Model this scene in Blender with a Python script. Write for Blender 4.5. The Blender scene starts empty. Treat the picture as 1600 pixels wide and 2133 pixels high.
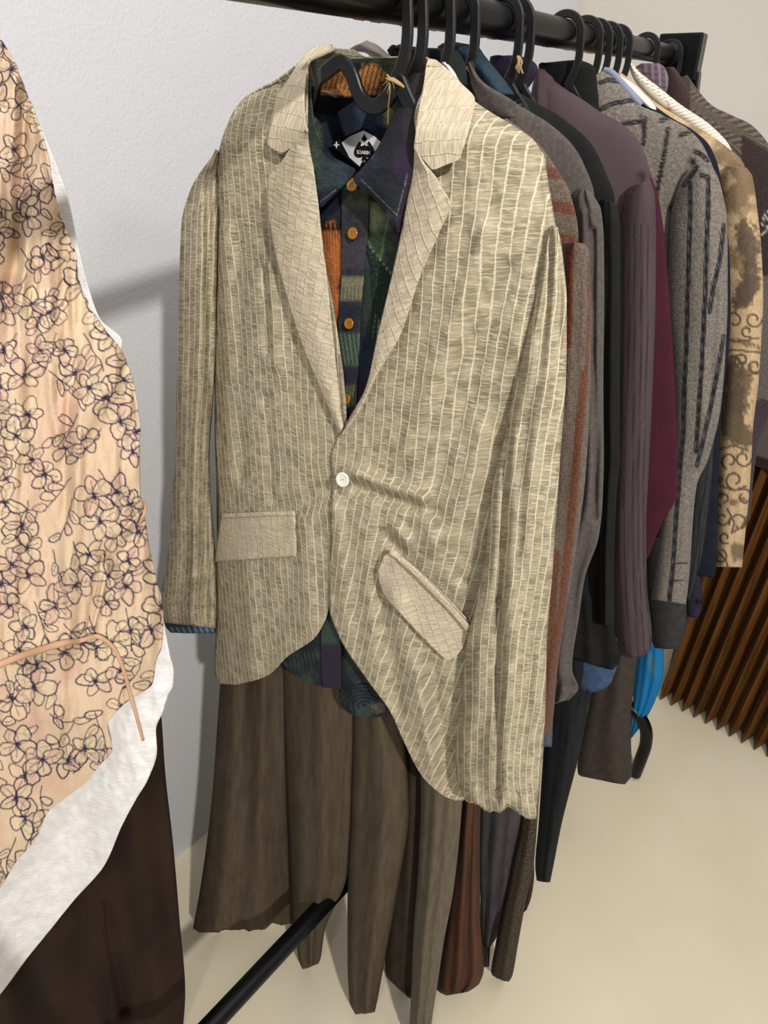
import bpy, math, random
import numpy as np
from mathutils import Vector, Matrix
random.seed(4)
rng = np.random.default_rng(7)
SC = bpy.context.scene
COL = SC.collection

# ------------------------------------------------------------------ camera, world, light, exposure
F = 1480.0                       # focal length in pixels of the 1600x2133 frame
CX, CY = 800.0, 1066.5
PITCH = math.radians(30.5)
H = 1.66                         # lens height
cp, sp = math.cos(PITCH), math.sin(PITCH)
cam = bpy.data.cameras.new('camera')
cam.sensor_fit = 'VERTICAL'; cam.sensor_height = 36.0; cam.lens = 36.0 * F / 2133.0
cam.clip_start = 0.02
camo = bpy.data.objects.new('camera', cam); COL.objects.link(camo)
camo.location = (0, 0, H); camo.rotation_euler = (math.pi/2 - PITCH, 0, 0)
SC.camera = camo

SC.view_settings.view_transform = 'Standard'; SC.view_settings.look = 'None'
SC.view_settings.gamma = 1.0; SC.view_settings.use_curve_mapping = False
SC.view_settings.exposure = 0.0
SC.cycles.max_bounces = 6
w = bpy.data.worlds.new('world'); SC.world = w; w.use_nodes = True
w.node_tree.nodes['Background'].inputs[0].default_value = (0.97, 0.98, 1.0, 1)
w.node_tree.nodes['Background'].inputs[1].default_value = 0.48

def rays(px, py):
    px = np.asarray(px, float); py = np.asarray(py, float)
    x = (px - CX) / F; u = (CY - py) / F
    return np.stack([x, cp + u*sp, u*cp - sp], -1)

# the clothes rail: two points of the photo at one height give its line
r1 = rays(841, 5); r2 = rays(1390, 113)
D0 = 0.75
ZB = D0 * r1[2] / r1[1]                       # rail height above the lens
O = np.array([r1[0]/r1[1]*D0, D0]); Df = ZB * r2[1] / r2[2]
E = np.array([r2[0]/r2[1]*Df, Df])
T_END = float(np.linalg.norm(E - O)); dv = (E - O) / T_END      # rail direction
sv = np.array([dv[1], -dv[0]])                                  # across the rail, towards the right
PLANES = {'R': (O, dv), 'L': (np.array([-0.335, 0.665]), np.array([-0.12, 0.993]))}
def P(px, py, t, pl='R'):
    o, n = PLANES[pl]
    r = rays(px, py)
    k = (np.asarray(t) + o @ n) / (r[..., 0]*n[0] + r[..., 1]*n[1])
    out = r * k[..., None]; out[..., 2] += H
    return out
def W(t, s, z):                                # rail coordinates to world
    xy = O + dv*t + sv*s
    return Vector((xy[0], xy[1], z))
def floor_pt(px, py, z=0.0):
    r = rays(px, py); k = (z - H) / r[2]
    return np.array([r[0]*k, r[1]*k, z])
def project(p):
    x, y, z = p[0], p[1], p[2]-H
    d = y*cp - z*sp
    return CX + F*x/d, CY - F*(y*sp + z*cp)/d
def hem_t(px, py, z):
    return float((floor_pt(px, py, z)[:2]-O) @ dv)
def hook_t(px, s=0.022):
    lo, hi = -0.5, 2.0
    for _ in range(50):
        m = (lo+hi)/2
        if project(W(m, s, H+ZB))[0] < px: lo = m
        else: hi = m
    return lo

# key spotlight on the shop's ceiling track: it throws the rail's shadow on the white wall
def lamp(name, kind, loc, target, energy, color, **kw):
    l = bpy.data.lights.new(name, kind); l.energy = energy; l.color = color
    for k, v in kw.items(): setattr(l, k, v)
    o = bpy.data.objects.new(name, l); COL.objects.link(o); o.location = loc
    d = Vector(target) - Vector(loc); o.rotation_euler = d.to_track_quat('-Z', 'Y').to_euler()
    return o
_k = O + sv*2.0 - dv*1.75
lamp('track_spot_key', 'SPOT', (_k[0], _k[1], H+ZB+2.0*math.tan(math.radians(30.3))), (0.1, 0.95, 1.0), 350, (1.0, 0.965, 0.92), spot_size=1.25, spot_blend=0.5, shadow_soft_size=0.05)
lamp('track_spot_front', 'SPOT', (-0.5, -1.6, 2.9), (0.1, 0.9, 0.8), 70, (1.0, 0.97, 0.94), spot_size=1.4, spot_blend=0.7, shadow_soft_size=0.15)
lamp('ceiling_fill', 'AREA', (0.9, 0.5, 3.0), (0.9, 0.51, 0), 26, (1.0, 0.95, 0.88), size=2.2)  # unseen area lamp added overhead as soft fill

# ------------------------------------------------------------------ noise, canvas
def _h(ix, iy, seed):
    n = (ix*374761393 + iy*668265263 + seed*974711) & 0xffffffff
    n = ((n ^ (n >> 13)) * 1274126177) & 0xffffffff
    return ((n ^ (n >> 16)) & 0xffff) / 65535.0
def noise(x, y, seed=0):
    x = np.asarray(x, float); y = np.asarray(y, float); x, y = np.broadcast_arrays(x, y)
    ix = np.floor(x).astype(np.int64); iy = np.floor(y).astype(np.int64)
    fx = x-ix; fy = y-iy; fx = fx*fx*(3-2*fx); fy = fy*fy*(3-2*fy)
    a = _h(ix, iy, seed); b = _h(ix+1, iy, seed); c = _h(ix, iy+1, seed); d = _h(ix+1, iy+1, seed)
    return (a*(1-fx)+b*fx)*(1-fy)+(c*(1-fx)+d*fx)*fy - 0.5
def fbm(x, y, seed=0, o=3):
    r = 0; a = 1
    for k in range(o):
        r = r + a*noise(np.asarray(x)*2**k, np.asarray(y)*2**k, seed+k*17); a *= .5
    return r
def hexc(h):
    h = h.lstrip('#'); c = np.array([int(h[i:i+2], 16)/255 for i in (0, 2, 4)])
    return np.where(c <= .04045, c/12.92, ((c+.055)/1.055)**2.4)
class Canvas:                                  # a print laid out at one pixel per photo pixel
    def __init__(s, x0, y0, x1, y1, base, k=1.0):
        s.x0, s.y0, s.k = x0, y0, k
        s.w, s.h = int((x1-x0)*k)+1, int((y1-y0)*k)+1
        s.a = np.empty((s.h, s.w, 3)); s.a[:] = hexc(base) if isinstance(base, str) else base
        yy, xx = np.mgrid[0:s.h, 0:s.w]; s.X = xx/k+x0; s.Y = yy/k+y0
    def mix(s, m, c):
        m = np.clip(m, 0, 1)[..., None]; c = hexc(c) if isinstance(c, str) else c
        s.a[:] = s.a*(1-m) + c*m
    def blob(s, cx, cy, rx, ry, c, soft=.25, warp=.35, sc=22, seed=1, op=1, ang=0):
        X = s.X-cx; Y = s.Y-cy
        if ang: ca, sa = math.cos(ang), math.sin(ang); X, Y = X*ca+Y*sa, -X*sa+Y*ca
        d = np.sqrt((X/rx)**2+(Y/ry)**2) + warp*fbm(s.X/sc, s.Y/sc, seed)
        s.mix(np.clip((1-d)/soft+.5, 0, 1)*op, c)
    def rect(s, x0, y0, x1, y1, c, soft=2, op=1):
        m = np.clip((s.X-x0)/soft, 0, 1)*np.clip((x1-s.X)/soft, 0, 1)*np.clip((s.Y-y0)/soft, 0, 1)*np.clip((y1-s.Y)/soft, 0, 1)
        s.mix(m*op, c)
    def stroke(s, pts, wd, c, op=1, dash=None):
        pts = np.asarray(pts, float); c = hexc(c) if isinstance(c, str) else c
        seg = np.linalg.norm(np.diff(pts, axis=0), axis=1); cum = np.r_[0, np.cumsum(seg)]
        n = max(2, int(cum[-1]*s.k/0.8)); q = np.linspace(0, cum[-1], n)
        xs = np.interp(q, cum, pts[:, 0]); ys = np.interp(q, cum, pts[:, 1])
        r = wd/2*s.k; R = int(r+2)
        for i in range(n):
            if dash and (q[i] % dash[0]) > dash[1]: continue
            x = (xs[i]-s.x0)*s.k; y = (ys[i]-s.y0)*s.k
            i0, i1 = max(0, int(x)-R), min(s.w, int(x)+R+2); j0, j1 = max(0, int(y)-R), min(s.h, int(y)+R+2)
            if i0 >= i1 or j0 >= j1: continue
            yy, xx = np.ogrid[j0:j1, i0:i1]
            m = np.clip(r+.5-np.sqrt((xx-x)**2+(yy-y)**2), 0, 1)[..., None]*op
            s.a[j0:j1, i0:i1] = s.a[j0:j1, i0:i1]*(1-m) + c*m
    def fill_ellipse(s, cx, cy, rx, ry, ang, c, op=1):
        R = max(rx, ry)+3
        i0, i1 = max(0, int((cx-R-s.x0)*s.k)), min(s.w, int((cx+R-s.x0)*s.k)); j0, j1 = max(0, int((cy-R-s.y0)*s.k)), min(s.h, int((cy+R-s.y0)*s.k))
        if i0 >= i1 or j0 >= j1: return
        X = s.X[j0:j1, i0:i1]-cx; Y = s.Y[j0:j1, i0:i1]-cy; ca, sa = math.cos(ang), math.sin(ang)
        m = np.clip((1-np.sqrt(((X*ca+Y*sa)/rx)**2+((-X*sa+Y*ca)/ry)**2))*8, 0, 1)[..., None]*op
        s.a[j0:j1, i0:i1] = s.a[j0:j1, i0:i1]*(1-m) + c*m
    def sample(s, px, py):
        x = np.clip((np.asarray(px)-s.x0)*s.k, 0, s.w-1.01); y = np.clip((np.asarray(py)-s.y0)*s.k, 0, s.h-1.01)
        i = x.astype(int); j = y.astype(int); fx = (x-i)[..., None]; fy = (y-j)[..., None]
        return (s.a[j, i]*(1-fx)+s.a[j, i+1]*fx)*(1-fy) + (s.a[j+1, i]*(1-fx)+s.a[j+1, i+1]*fx)*fy

# ------------------------------------------------------------------ mesh helpers
def thing(name, label, cat, loc, group=None):
    o = bpy.data.objects.new(name, None); COL.objects.link(o); o.location = loc; o.empty_display_size = .05
    o['label'] = label; o['category'] = cat
    if group: o['group'] = group
    return o
def tag(o, label, cat, group=None):
    o['label'] = label; o['category'] = cat
    if group: o['group'] = group
    return o
def mesh(name, v, f, mat, parent=None, uv=None, colr=None, smooth=True, label=None):
    v = np.asarray(v, float).reshape(-1, 3)
    loc = np.zeros(3)
    if parent is not None:
        q = parent
        while q is not None: loc = loc + np.array(q.location); q = q.parent
    else:
        loc = v.mean(0); loc[2] = v[:, 2].min()
    me = bpy.data.meshes.new(name)
    if isinstance(f, np.ndarray):
        nf, k = f.shape
        me.vertices.add(len(v)); me.vertices.foreach_set('co', (v-loc).ravel())
        me.loops.add(nf*k); me.loops.foreach_set('vertex_index', f.ravel().astype(np.int32))
        me.polygons.add(nf); me.polygons.foreach_set('loop_start', np.arange(0, nf*k, k, dtype=np.int32))
        me.update(calc_edges=True)
    else:
        me.from_pydata([tuple(a) for a in (v-loc)], [], f); me.update()
    li = np.empty(len(me.loops), np.int32); me.loops.foreach_get('vertex_index', li)
    if uv is not None:
        l = me.uv_layers.new(name='UVMap'); l.data.foreach_set('uv', np.asarray(uv)[li].ravel().astype(np.float32))
    if colr is not None:
        a = me.color_attributes.new('Col', 'FLOAT_COLOR', 'POINT')
        a.data.foreach_set('color', np.c_[colr, np.ones(len(v))].ravel().astype(np.float32))
    if smooth: me.polygons.foreach_set('use_smooth', np.ones(len(me.polygons), bool))
    me.validate()
    o = bpy.data.objects.new(name, me); COL.objects.link(o)
    if parent is not None: o.parent = parent
    else: o.location = loc
    if mat: me.materials.append(mat)
    if label: o['label'] = label
    return o
def cr(rows, n):                               # Catmull-Rom through the traced rows
    a = np.asarray(rows, float); m = len(a)
    c = (a[:, :2]+a[:, 2:4])/2; d = np.r_[0, np.cumsum(np.maximum(np.linalg.norm(np.diff(c, axis=0), axis=1), 1e-3))]
    tan = np.empty_like(a)
    for i in range(m):
        if i == 0: tan[i] = (a[1]-a[0])/(d[1]-d[0])
        elif i == m-1: tan[i] = (a[-1]-a[-2])/(d[-1]-d[-2])
        else:
            s0 = (a[i]-a[i-1])/(d[i]-d[i-1]); s1 = (a[i+1]-a[i])/(d[i+1]-d[i])
            tan[i] = np.where(s0*s1 > 0, 2*s0*s1/np.where(np.abs(s0+s1) < 1e-9, 1, s0+s1), 0)
    q = np.linspace(0, d[-1], n); k = np.clip(np.searchsorted(d, q)-1, 0, m-2)
    hh = (d[k+1]-d[k])[:, None]; x = ((q-d[k])[:, None])/hh
    return (2*x**3-3*x**2+1)*a[k]+(x**3-2*x**2+x)*hh*tan[k]+(-2*x**3+3*x**2)*a[k+1]+(x**3-x**2)*hh*tan[k+1]
def grid_faces(nv, nu, close=False):
    i, j = np.meshgrid(np.arange(nv-1), np.arange(nu if close else nu-1), indexing='ij')
    j2 = (j+1) % nu
    return np.stack([i*nu+j, (i+1)*nu+j, (i+1)*nu+j2, i*nu+j2], -1).reshape(-1, 4)
def res_of(R, step):
    wpx = np.abs(R[:, 2:4]-R[:, :2]); wp = np.hypot(wpx[:, 0], wpx[:, 1]).max()
    return max(4, int(wp/step)+1)
def sheet(name, rows, tf, mat, parent, step=6, nvstep=None, thick=.0018, rot=0, canvas=None, pl='R', edge=0, uvp=False, label=None, jag=0, drape=0):
    """a cloth panel: traced left/right edges, depth from tf(px, py, u, v)"""
    c = np.asarray(rows, float); ln = np.linalg.norm(np.diff((c[:, :2]+c[:, 2:4])/2, axis=0), axis=1).sum()
    nv = max(3, int(ln/(nvstep or step))+1)
    R = cr(rows, nv); nu = res_of(R, step)
    u = np.linspace(0, 1, nu)[None, :]; v = np.linspace(0, 1, nv)[:, None]
    px = R[:, 0:1]*(1-u)+R[:, 2:3]*u; py = R[:, 1:2]*(1-u)+R[:, 3:4]*u
    if jag:
        px = px + jag*np.where((u == 0) | (u == 1), 1, 0)*fbm(py/14., u*7, 5)*2
    t = tf(px, py, u+0*v, v+0*u) if callable(tf) else tf+0*px
    if edge: t = t + edge*(np.minimum(u, 1-u) < .02)*.5
    p = P(px, py, t, pl)
    o, n = PLANES[pl]; s2 = np.array([n[1], -n[0]])
    if uvp:
        wid = np.linalg.norm(p[:, -1]-p[:, 0], axis=1).mean(); L = np.linalg.norm(np.diff(p[:, nu//2], axis=0), axis=1)
        U = (u-.5)*wid+0*v; V = -np.r_[0, np.cumsum(L)][:, None]+0*u
    else:
        U = (p[..., :2]-o) @ s2; V = p[..., 2]-H
    if drape: U = U + drape*np.clip(.05-V, 0, 2)**2     # the cords swing sideways with the hang of the cloth
    ca, sa = math.cos(rot), math.sin(rot); U, V = U*ca+V*sa, -U*sa+V*ca
    ob = mesh(name, p, grid_faces(nv, nu), mat, parent, np.stack([U, V], -1).reshape(-1, 2),
              None if canvas is None else canvas.sample(px, py).reshape(-1, 3), label=label)
    if thick:
        m = ob.modifiers.new('thickness', 'SOLIDIFY'); m.thickness = thick; m.offset = -1
    return ob
def loft(name, rows, t0, b, mat, parent, step=5, fold=0, ff=(3, 2), seed=0, canvas=None, pl='R', pw=.75, hem=0, label=None, bb=None, cap=True, nvstep=None, folds=None, mirror=0):
    """a hanging cloth tube: traced left/right edges, depth b towards the viewer, bb away"""
    bb = b if bb is None else bb
    c = np.asarray(rows, float); ln = np.linalg.norm(np.diff((c[:, :2]+c[:, 2:4])/2, axis=0), axis=1).sum()
    nv = max(4, int(ln/(nvstep or step*1.4))+1)
    if mirror:                                 # the far half of the garment, across the rail, hangs a little lower
        rows = [list(r_) for r_ in rows]
        for r_ in rows:
            q_ = P(r_[2], r_[3], t0, pl); s_ = float((q_[:2]-O) @ sv)
            l_ = project(W(t0, -max(s_, .02)*mirror, q_[2]-.02-.35*abs(s_)*(q_[2] > ZR-.25)))
            if l_[0] < r_[0]: r_[0], r_[1] = l_
    R = cr(rows, nv); nf = max(8, int(res_of(R, step)*(.6 if mirror else 1))); nb = max(6, nf//3)
    th = np.r_[np.linspace(math.pi, 0, nf), np.linspace(0, -math.pi, nb)[1:-1]]
    u = np.where(np.sin(th) >= -1e-9, np.r_[np.linspace(0, 1, nf), np.zeros(nb-2)], (1+np.cos(th))/2)
    xx = 2*u-1; front = np.arange(len(th)) < nf
    prof = np.where(front, 1, -1)*np.power(np.clip(1-xx**2, 0, 1), pw*.75)
    v = np.linspace(0, 1, nv)[:, None]; U0 = u[None, :]
    px = R[:, 0:1]*(1-U0)+R[:, 2:3]*U0; py = R[:, 1:2]*(1-U0)+R[:, 3:4]*U0
    if hem: py = py + hem*fbm(U0*5+seed, v*0, seed)*np.clip((v-.9)/.1, 0, 1)*2
    bw = np.interp(v[:, 0], np.linspace(0, 1, len(np.atleast_1d(b))), np.atleast_1d(b))[:, None]
    bk = np.interp(v[:, 0], np.linspace(0, 1, len(np.atleast_1d(bb))), np.atleast_1d(bb))[:, None]
    t = t0(px, py) if callable(t0) else t0
    t = t - prof[None, :]*np.where(front, bw, bk)
    if fold:
        g = np.power(np.clip(1-xx**2, 0, 1), .25)[None, :]
        f = fbm(U0*ff[0]+v*.6, v*ff[1], 31+seed)*1.6
        f = f + .6*np.sin(U0*ff[0]*6.28+3*fbm(v*ff[1]*.7, U0, 9+seed))*(.4+.6*v)
        t = t - fold*f*g*front[None, :]
    if folds:
        for (x1, y1, x2, y2, wd, am) in folds: t = t - stroke_field(px, py, x1, y1, x2, y2, wd, am)*front[None, :]
    p = P(px, py, t+0*px, pl)
    wid = np.linalg.norm(P(R[:, 2], R[:, 3], (t0(R[:, 2], R[:, 3]) if callable(t0) else t0+0*R[:, 3]), pl)-P(R[:, 0], R[:, 1], (t0(R[:, 0], R[:, 1]) if callable(t0) else t0+0*R[:, 1]), pl), axis=1)
    L = np.linalg.norm(np.diff(p[:, nf//2], axis=0), axis=1)
    UU = (U0-.5)*wid[:, None]*1.15*np.where(front, 1, -1)[None, :]+0*v; VV = -np.r_[0, np.cumsum(L)][:, None]+0*U0
    n = len(th); fa = grid_faces(nv, n, True)
    col = None if canvas is None else canvas.sample(px, py).reshape(-1, 3)
    ob = mesh(name, p, fa, mat, parent, np.stack([UU, VV], -1).reshape(-1, 2), col, label=label)
    m = ob.modifiers.new('thickness', 'SOLIDIFY'); m.thickness = .0015; m.offset = -1
    return ob
def stroke_field(px, py, x1, y1, x2, y2, wd, am):
    dx, dy = x2-x1, y2-y1; L2 = dx*dx+dy*dy
    q = np.clip(((px-x1)*dx+(py-y1)*dy)/L2, 0, 1)
    d = np.hypot(px-x1-q*dx, py-y1-q*dy)
    return am*np.exp(-(d/wd)**2)
def tube(name, pts, r, mat, parent=None, n=14, sub=8, flat=1.0, label=None, cap=True):
    a = [Vector(p) for p in pts]; path = []
    for i in range(len(a)-1):
        p0 = a[max(i-1, 0)]; p1 = a[i]; p2 = a[i+1]; p3 = a[min(i+2, len(a)-1)]
        for k in range(sub):
            x = k/sub
            path.append(.5*((2*p1)+(p2-p0)*x+(2*p0-5*p1+4*p2-p3)*x*x+(3*p1-p0-3*p2+p3)*x**3))
    path.append(a[-1])
    m = len(path); rr = np.interp(np.linspace(0, 1, m), np.linspace(0, 1, len(np.atleast_1d(r))), np.atleast_1d(r))
    v = []; up = None
    for i, p in enumerate(path):
        tg = (path[min(i+1, m-1)]-path[max(i-1, 0)]).normalized()
        if up is None: up = Vector((0, 0, 1)) if abs(tg.z) < .9 else Vector((1, 0, 0))
        side = tg.cross(up).normalized(); up = side.cross(tg).normalized()
        for k in range(n):
            q = 2*math.pi*k/n
            v.append(p+(side*math.cos(q)+up*math.sin(q)*flat)*rr[i])
    f = [tuple(x) for x in grid_faces(m, n, True)]
    if cap: f += [tuple(range(n)), tuple(range((m-1)*n, m*n))[::-1]]
    return mesh(name, [tuple(x) for x in v], f, mat, parent, label=label)
def sweep(name, sz, t, wdt, th, mat, parent, sub=6, bev=.0012, yaw=0., y0=.012):
    """flat strap bent in the plane across the rail: sz = (s, z) path, width in the plane, thickness along the rail"""
    a = np.array(sz, float); path = []
    for i in range(len(a)-1):
        p0, p1, p2, p3 = a[max(i-1, 0)], a[i], a[i+1], a[min(i+2, len(a)-1)]
        for k in range(sub):
            x = k/sub; path.append(.5*(2*p1+(p2-p0)*x+(2*p0-5*p1+4*p2-p3)*x*x+(3*p1-p0-3*p2+p3)*x**3))
    path.append(a[-1]); path = np.array(path); m = len(path)
    ws = np.interp(np.linspace(0, 1, m), np.linspace(0, 1, len(np.atleast_1d(wdt))), np.atleast_1d(wdt))
    v = []
    for i in range(m):
        tg = path[min(i+1, m-1)]-path[max(i-1, 0)]; tg /= np.linalg.norm(tg)+1e-9; nn = np.array([-tg[1], tg[0]])
        hw = ws[i]/2; ht = th/2
        for (q, b) in ((-hw, -ht+bev), (-hw+bev, -ht), (hw-bev, -ht), (hw, -ht+bev), (hw, ht-bev), (hw-bev, ht), (-hw+bev, ht), (-hw, ht-bev)):
            c = path[i]+nn*q
            v.append(tuple(W(t+b+yaw*max(0, abs(c[0]-.016)-y0), c[0], c[1])))
    f = [tuple(x) for x in grid_faces(m, 8, True)]+[tuple(range(8)), tuple(range((m-1)*8, m*8))[::-1]]
    return mesh(name, v, f, mat, parent, smooth=False)
def box(name, c, e1, e2, e3, mat, parent=None, bevel=0):
    c = np.array(c, float); v = []
    for a in (-.5, .5):
        for b in (-.5, .5):
            for d in (-.5, .5): v.append(c+np.array(e1)*a+np.array(e2)*b+np.array(e3)*d)
    f = [(0, 1, 3, 2), (4, 6, 7, 5), (0, 4, 5, 1), (2, 3, 7, 6), (0, 2, 6, 4), (1, 5, 7, 3)]
    o = mesh(name, v, f, mat, parent, smooth=False)
    if bevel:
        m = o.modifiers.new('bevel', 'BEVEL'); m.width = bevel; m.segments = 3
    return o

# ------------------------------------------------------------------ materials
class N:
    def __init__(s, name):
        s.m = bpy.data.materials.new(name); s.m.use_nodes = True; s.t = s.m.node_tree
        s.b = s.t.nodes['Principled BSDF']; s.b.inputs['Specular IOR Level'].default_value = .25
    def n(s, typ, **kw):
        x = s.t.nodes.new(typ)
        for k, v in kw.items():
            if k in x.inputs.keys() if isinstance(k, str) else False: s.set(x.inputs[k], v)
            else: setattr(x, k, v)
        return x
    def set(s, inp, v):
        if hasattr(v, 'is_linked') or isinstance(v, bpy.types.NodeSocket): s.t.links.new(v, inp)
        else:
            if isinstance(v, (tuple, list, np.ndarray)) and len(v) == 3 and inp.type == 'RGBA': v = (*v, 1)
            inp.default_value = v
    def math(s, op, a, b=0, c=0, clamp=False):
        x = s.t.nodes.new('ShaderNodeMath'); x.operation = op; x.use_clamp = clamp
        s.set(x.inputs[0], a); s.set(x.inputs[1], b); s.set(x.inputs[2], c); return x.outputs[0]
    def mix(s, f, a, b, mode='MIX'):
        x = s.t.nodes.new('ShaderNodeMix'); x.data_type = 'RGBA'; x.blend_type = mode
        s.set(x.inputs['Factor'] if False else x.inputs[0], f); s.set(x.inputs[6], a); s.set(x.inputs[7], b); return x.outputs[2]
    def uv(s): 
        x = s.t.nodes.new('ShaderNodeUVMap'); x.uv_map = 'UVMap'; return x.outputs[0]
    def sep(s, v):
        x = s.t.nodes.new('ShaderNodeSeparateXYZ'); s.set(x.inputs[0], v); return x.outputs
    def comb(s, a, b, c=0.0):
        x = s.t.nodes.new('ShaderNodeCombineXYZ'); s.set(x.inputs[0], a); s.set(x.inputs[1], b); s.set(x.inputs[2], c); return x.outputs[0]
    def noise(s, vec, scale=1.0, detail=2.0, rough=.5, dist=0.0):
        x = s.t.nodes.new('ShaderNodeTexNoise'); s.set(x.inputs['Vector'], vec); x.inputs['Scale'].default_value = scale
        x.inputs['Detail'].default_value = detail; x.inputs['Roughness'].default_value = rough; x.inputs['Distortion'].default_value = dist
        return x.outputs[0]
    def mapr(s, v, a, b, c=0.0, d=1.0):
        x = s.t.nodes.new('ShaderNodeMapRange'); x.interpolation_type = 'SMOOTHSTEP'
        for i, q in enumerate((v, a, b, c, d)): s.set(x.inputs[i], q)
        return x.outputs[0]
    def bump(s, h, strength=.5, dist=.002):
        x = s.t.nodes.new('ShaderNodeBump'); s.set(x.inputs['Height'], h); x.inputs['Strength'].default_value = strength; x.inputs['Distance'].default_value = dist
        s.t.links.new(x.outputs[0], s.b.inputs['Normal'])
    def col(s, v): s.set(s.b.inputs['Base Color'], v)
def fabric(name, c1, c2=None, attr=False, rough=.9, mott=60, mst=(1, 1), weave=900, wamt=.18, bump=.35, sheen=0, spec=.2, crinkle=0):
    """plain woven cloth: two close yarn colours, fine weave"""
    s = N(name); uv = s.uv(); X = s.sep(uv)
    if attr:
        a = s.t.nodes.new('ShaderNodeAttribute'); a.attribute_name = 'Col'; base = a.outputs['Color']
    else:
        nz = s.noise(s.comb(s.math('MULTIPLY', X[0], mst[0]), s.math('MULTIPLY', X[1], mst[1])), mott, 4, .6)
        base = s.mix(s.mapr(nz, .3, .7), hexc(c1), hexc(c2 or c1))
    wx = s.noise(s.comb(s.math('MULTIPLY', X[0], .25), X[1]), weave, 1); wy = s.noise(s.comb(X[0], s.math('MULTIPLY', X[1], .25)), weave, 1)
    wv = s.math('ADD', wx, wy)
    base = s.mix(s.mapr(wv, .7, 1.3, 0, 1), s.mix(1.0, base, (1-wamt,)*3, 'MULTIPLY'), s.mix(1.0, base, (1+wamt,)*3, 'MULTIPLY'))
    s.col(base); s.b.inputs['Roughness'].default_value = rough; s.b.inputs['Specular IOR Level'].default_value = spec
    h = wv
    if crinkle:
        h = s.math('ADD', wv, s.math('MULTIPLY', s.noise(s.comb(s.math('MULTIPLY', X[0], 1), s.math('MULTIPLY', X[1], 2.2)), crinkle, 3), 3.0))
    s.bump(h, bump, .0015)
    if sheen:
        s.b.inputs['Sheen Weight'].default_value = sheen; s.b.inputs['Sheen Roughness'].default_value = .5
    return s.m
def plain(name, c, rough=.5, spec=.5, metal=0, bump=None):
    s = N(name); s.col(hexc(c) if isinstance(c, str) else c); s.b.inputs['Roughness'].default_value = rough
    s.b.inputs['Specular IOR Level'].default_value = spec; s.b.inputs['Metallic'].default_value = metal
    if bump:
        tc = s.t.nodes.new('ShaderNodeTexCoord'); s.bump(s.noise(tc.outputs['Object'], bump[0], 4), bump[1], bump[2])
    return s.m
def crinkled_linen():
    """gauzy beige cloth: raised pale cords lengthwise, puckered cross threads between them"""
    s = N('crinkled_striped_linen'); uv = s.uv(); X = s.sep(uv)
    wob = s.math('MULTIPLY', s.math('SUBTRACT', s.noise(uv, 22, 2), .5), .0045)
    per = .0108
    q = s.math('DIVIDE', s.math('ADD', X[0], wob), per)
    cell = s.math('FLOOR', s.math('ADD', q, .5)); fr = s.math('SUBTRACT', s.math('ADD', q, .5), cell)
    dl = s.math('SUBTRACT', .5, s.math('ABSOLUTE', s.math('SUBTRACT', fr, .5)))
    dl = s.math('ADD', dl, s.math('MULTIPLY', s.math('SUBTRACT', s.noise(uv, 420, 2), .5), .16)); cord = s.mapr(dl, .12, .03)                                   # 1 on the cord, where the weave breaks
    wav = s.math('MULTIPLY', s.math('SUBTRACT', s.noise(s.comb(X[0], X[1]), 150, 2), .5), .003)
    pv = s.comb(s.math('ADD', s.math('MULTIPLY', q, .55), s.math('MULTIPLY', cell, 7.31)), s.math('MULTIPLY', s.math('ADD', X[1], wav), 560), cell)
    pk = s.noise(pv, 1.0, 2, .6, .3)
    pk2 = s.noise(s.comb(s.math('MULTIPLY', X[0], 90), s.math('MULTIPLY', X[1], 800)), 1.0, 1)
    pl = s.mapr(pk, .50, .62)
    patch = s.noise(s.comb(s.math('MULTIPLY', X[0], 40), s.math('MULTIPLY', X[1], 55), cell), 1.0, 2)
    base = s.mix(s.mapr(patch, .35, .65), hexc('#7d735f'), hexc('#9d927b'))
    base = s.mix(s.math('MULTIPLY', pl, .62), base, hexc('#c3b79c'))
    base = s.mix(s.math('MULTIPLY', s.mapr(pk2, .45, .7), .25), base, hexc('#c9bda2'))
    cn = s.noise(s.comb(s.math('MULTIPLY', q, 3), s.math('MULTIPLY', X[1], 220)), 1.0, 2)
    base = s.mix(s.math('MULTIPLY', cord, s.mapr(cn, .2, .6, .4, .8)), base, hexc('#d5caad'))
    s.col(base); s.b.inputs['Roughness'].default_value = .92; s.b.inputs['Specular IOR Level'].default_value = .12
    hgt = s.math('ADD', s.math('MULTIPLY', cord, 1.0), s.math('ADD', s.math('MULTIPLY', pk, 1.6), s.math('MULTIPLY', pk2, .5)))
    s.bump(hgt, .5, .0015)
    return s.m
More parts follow.
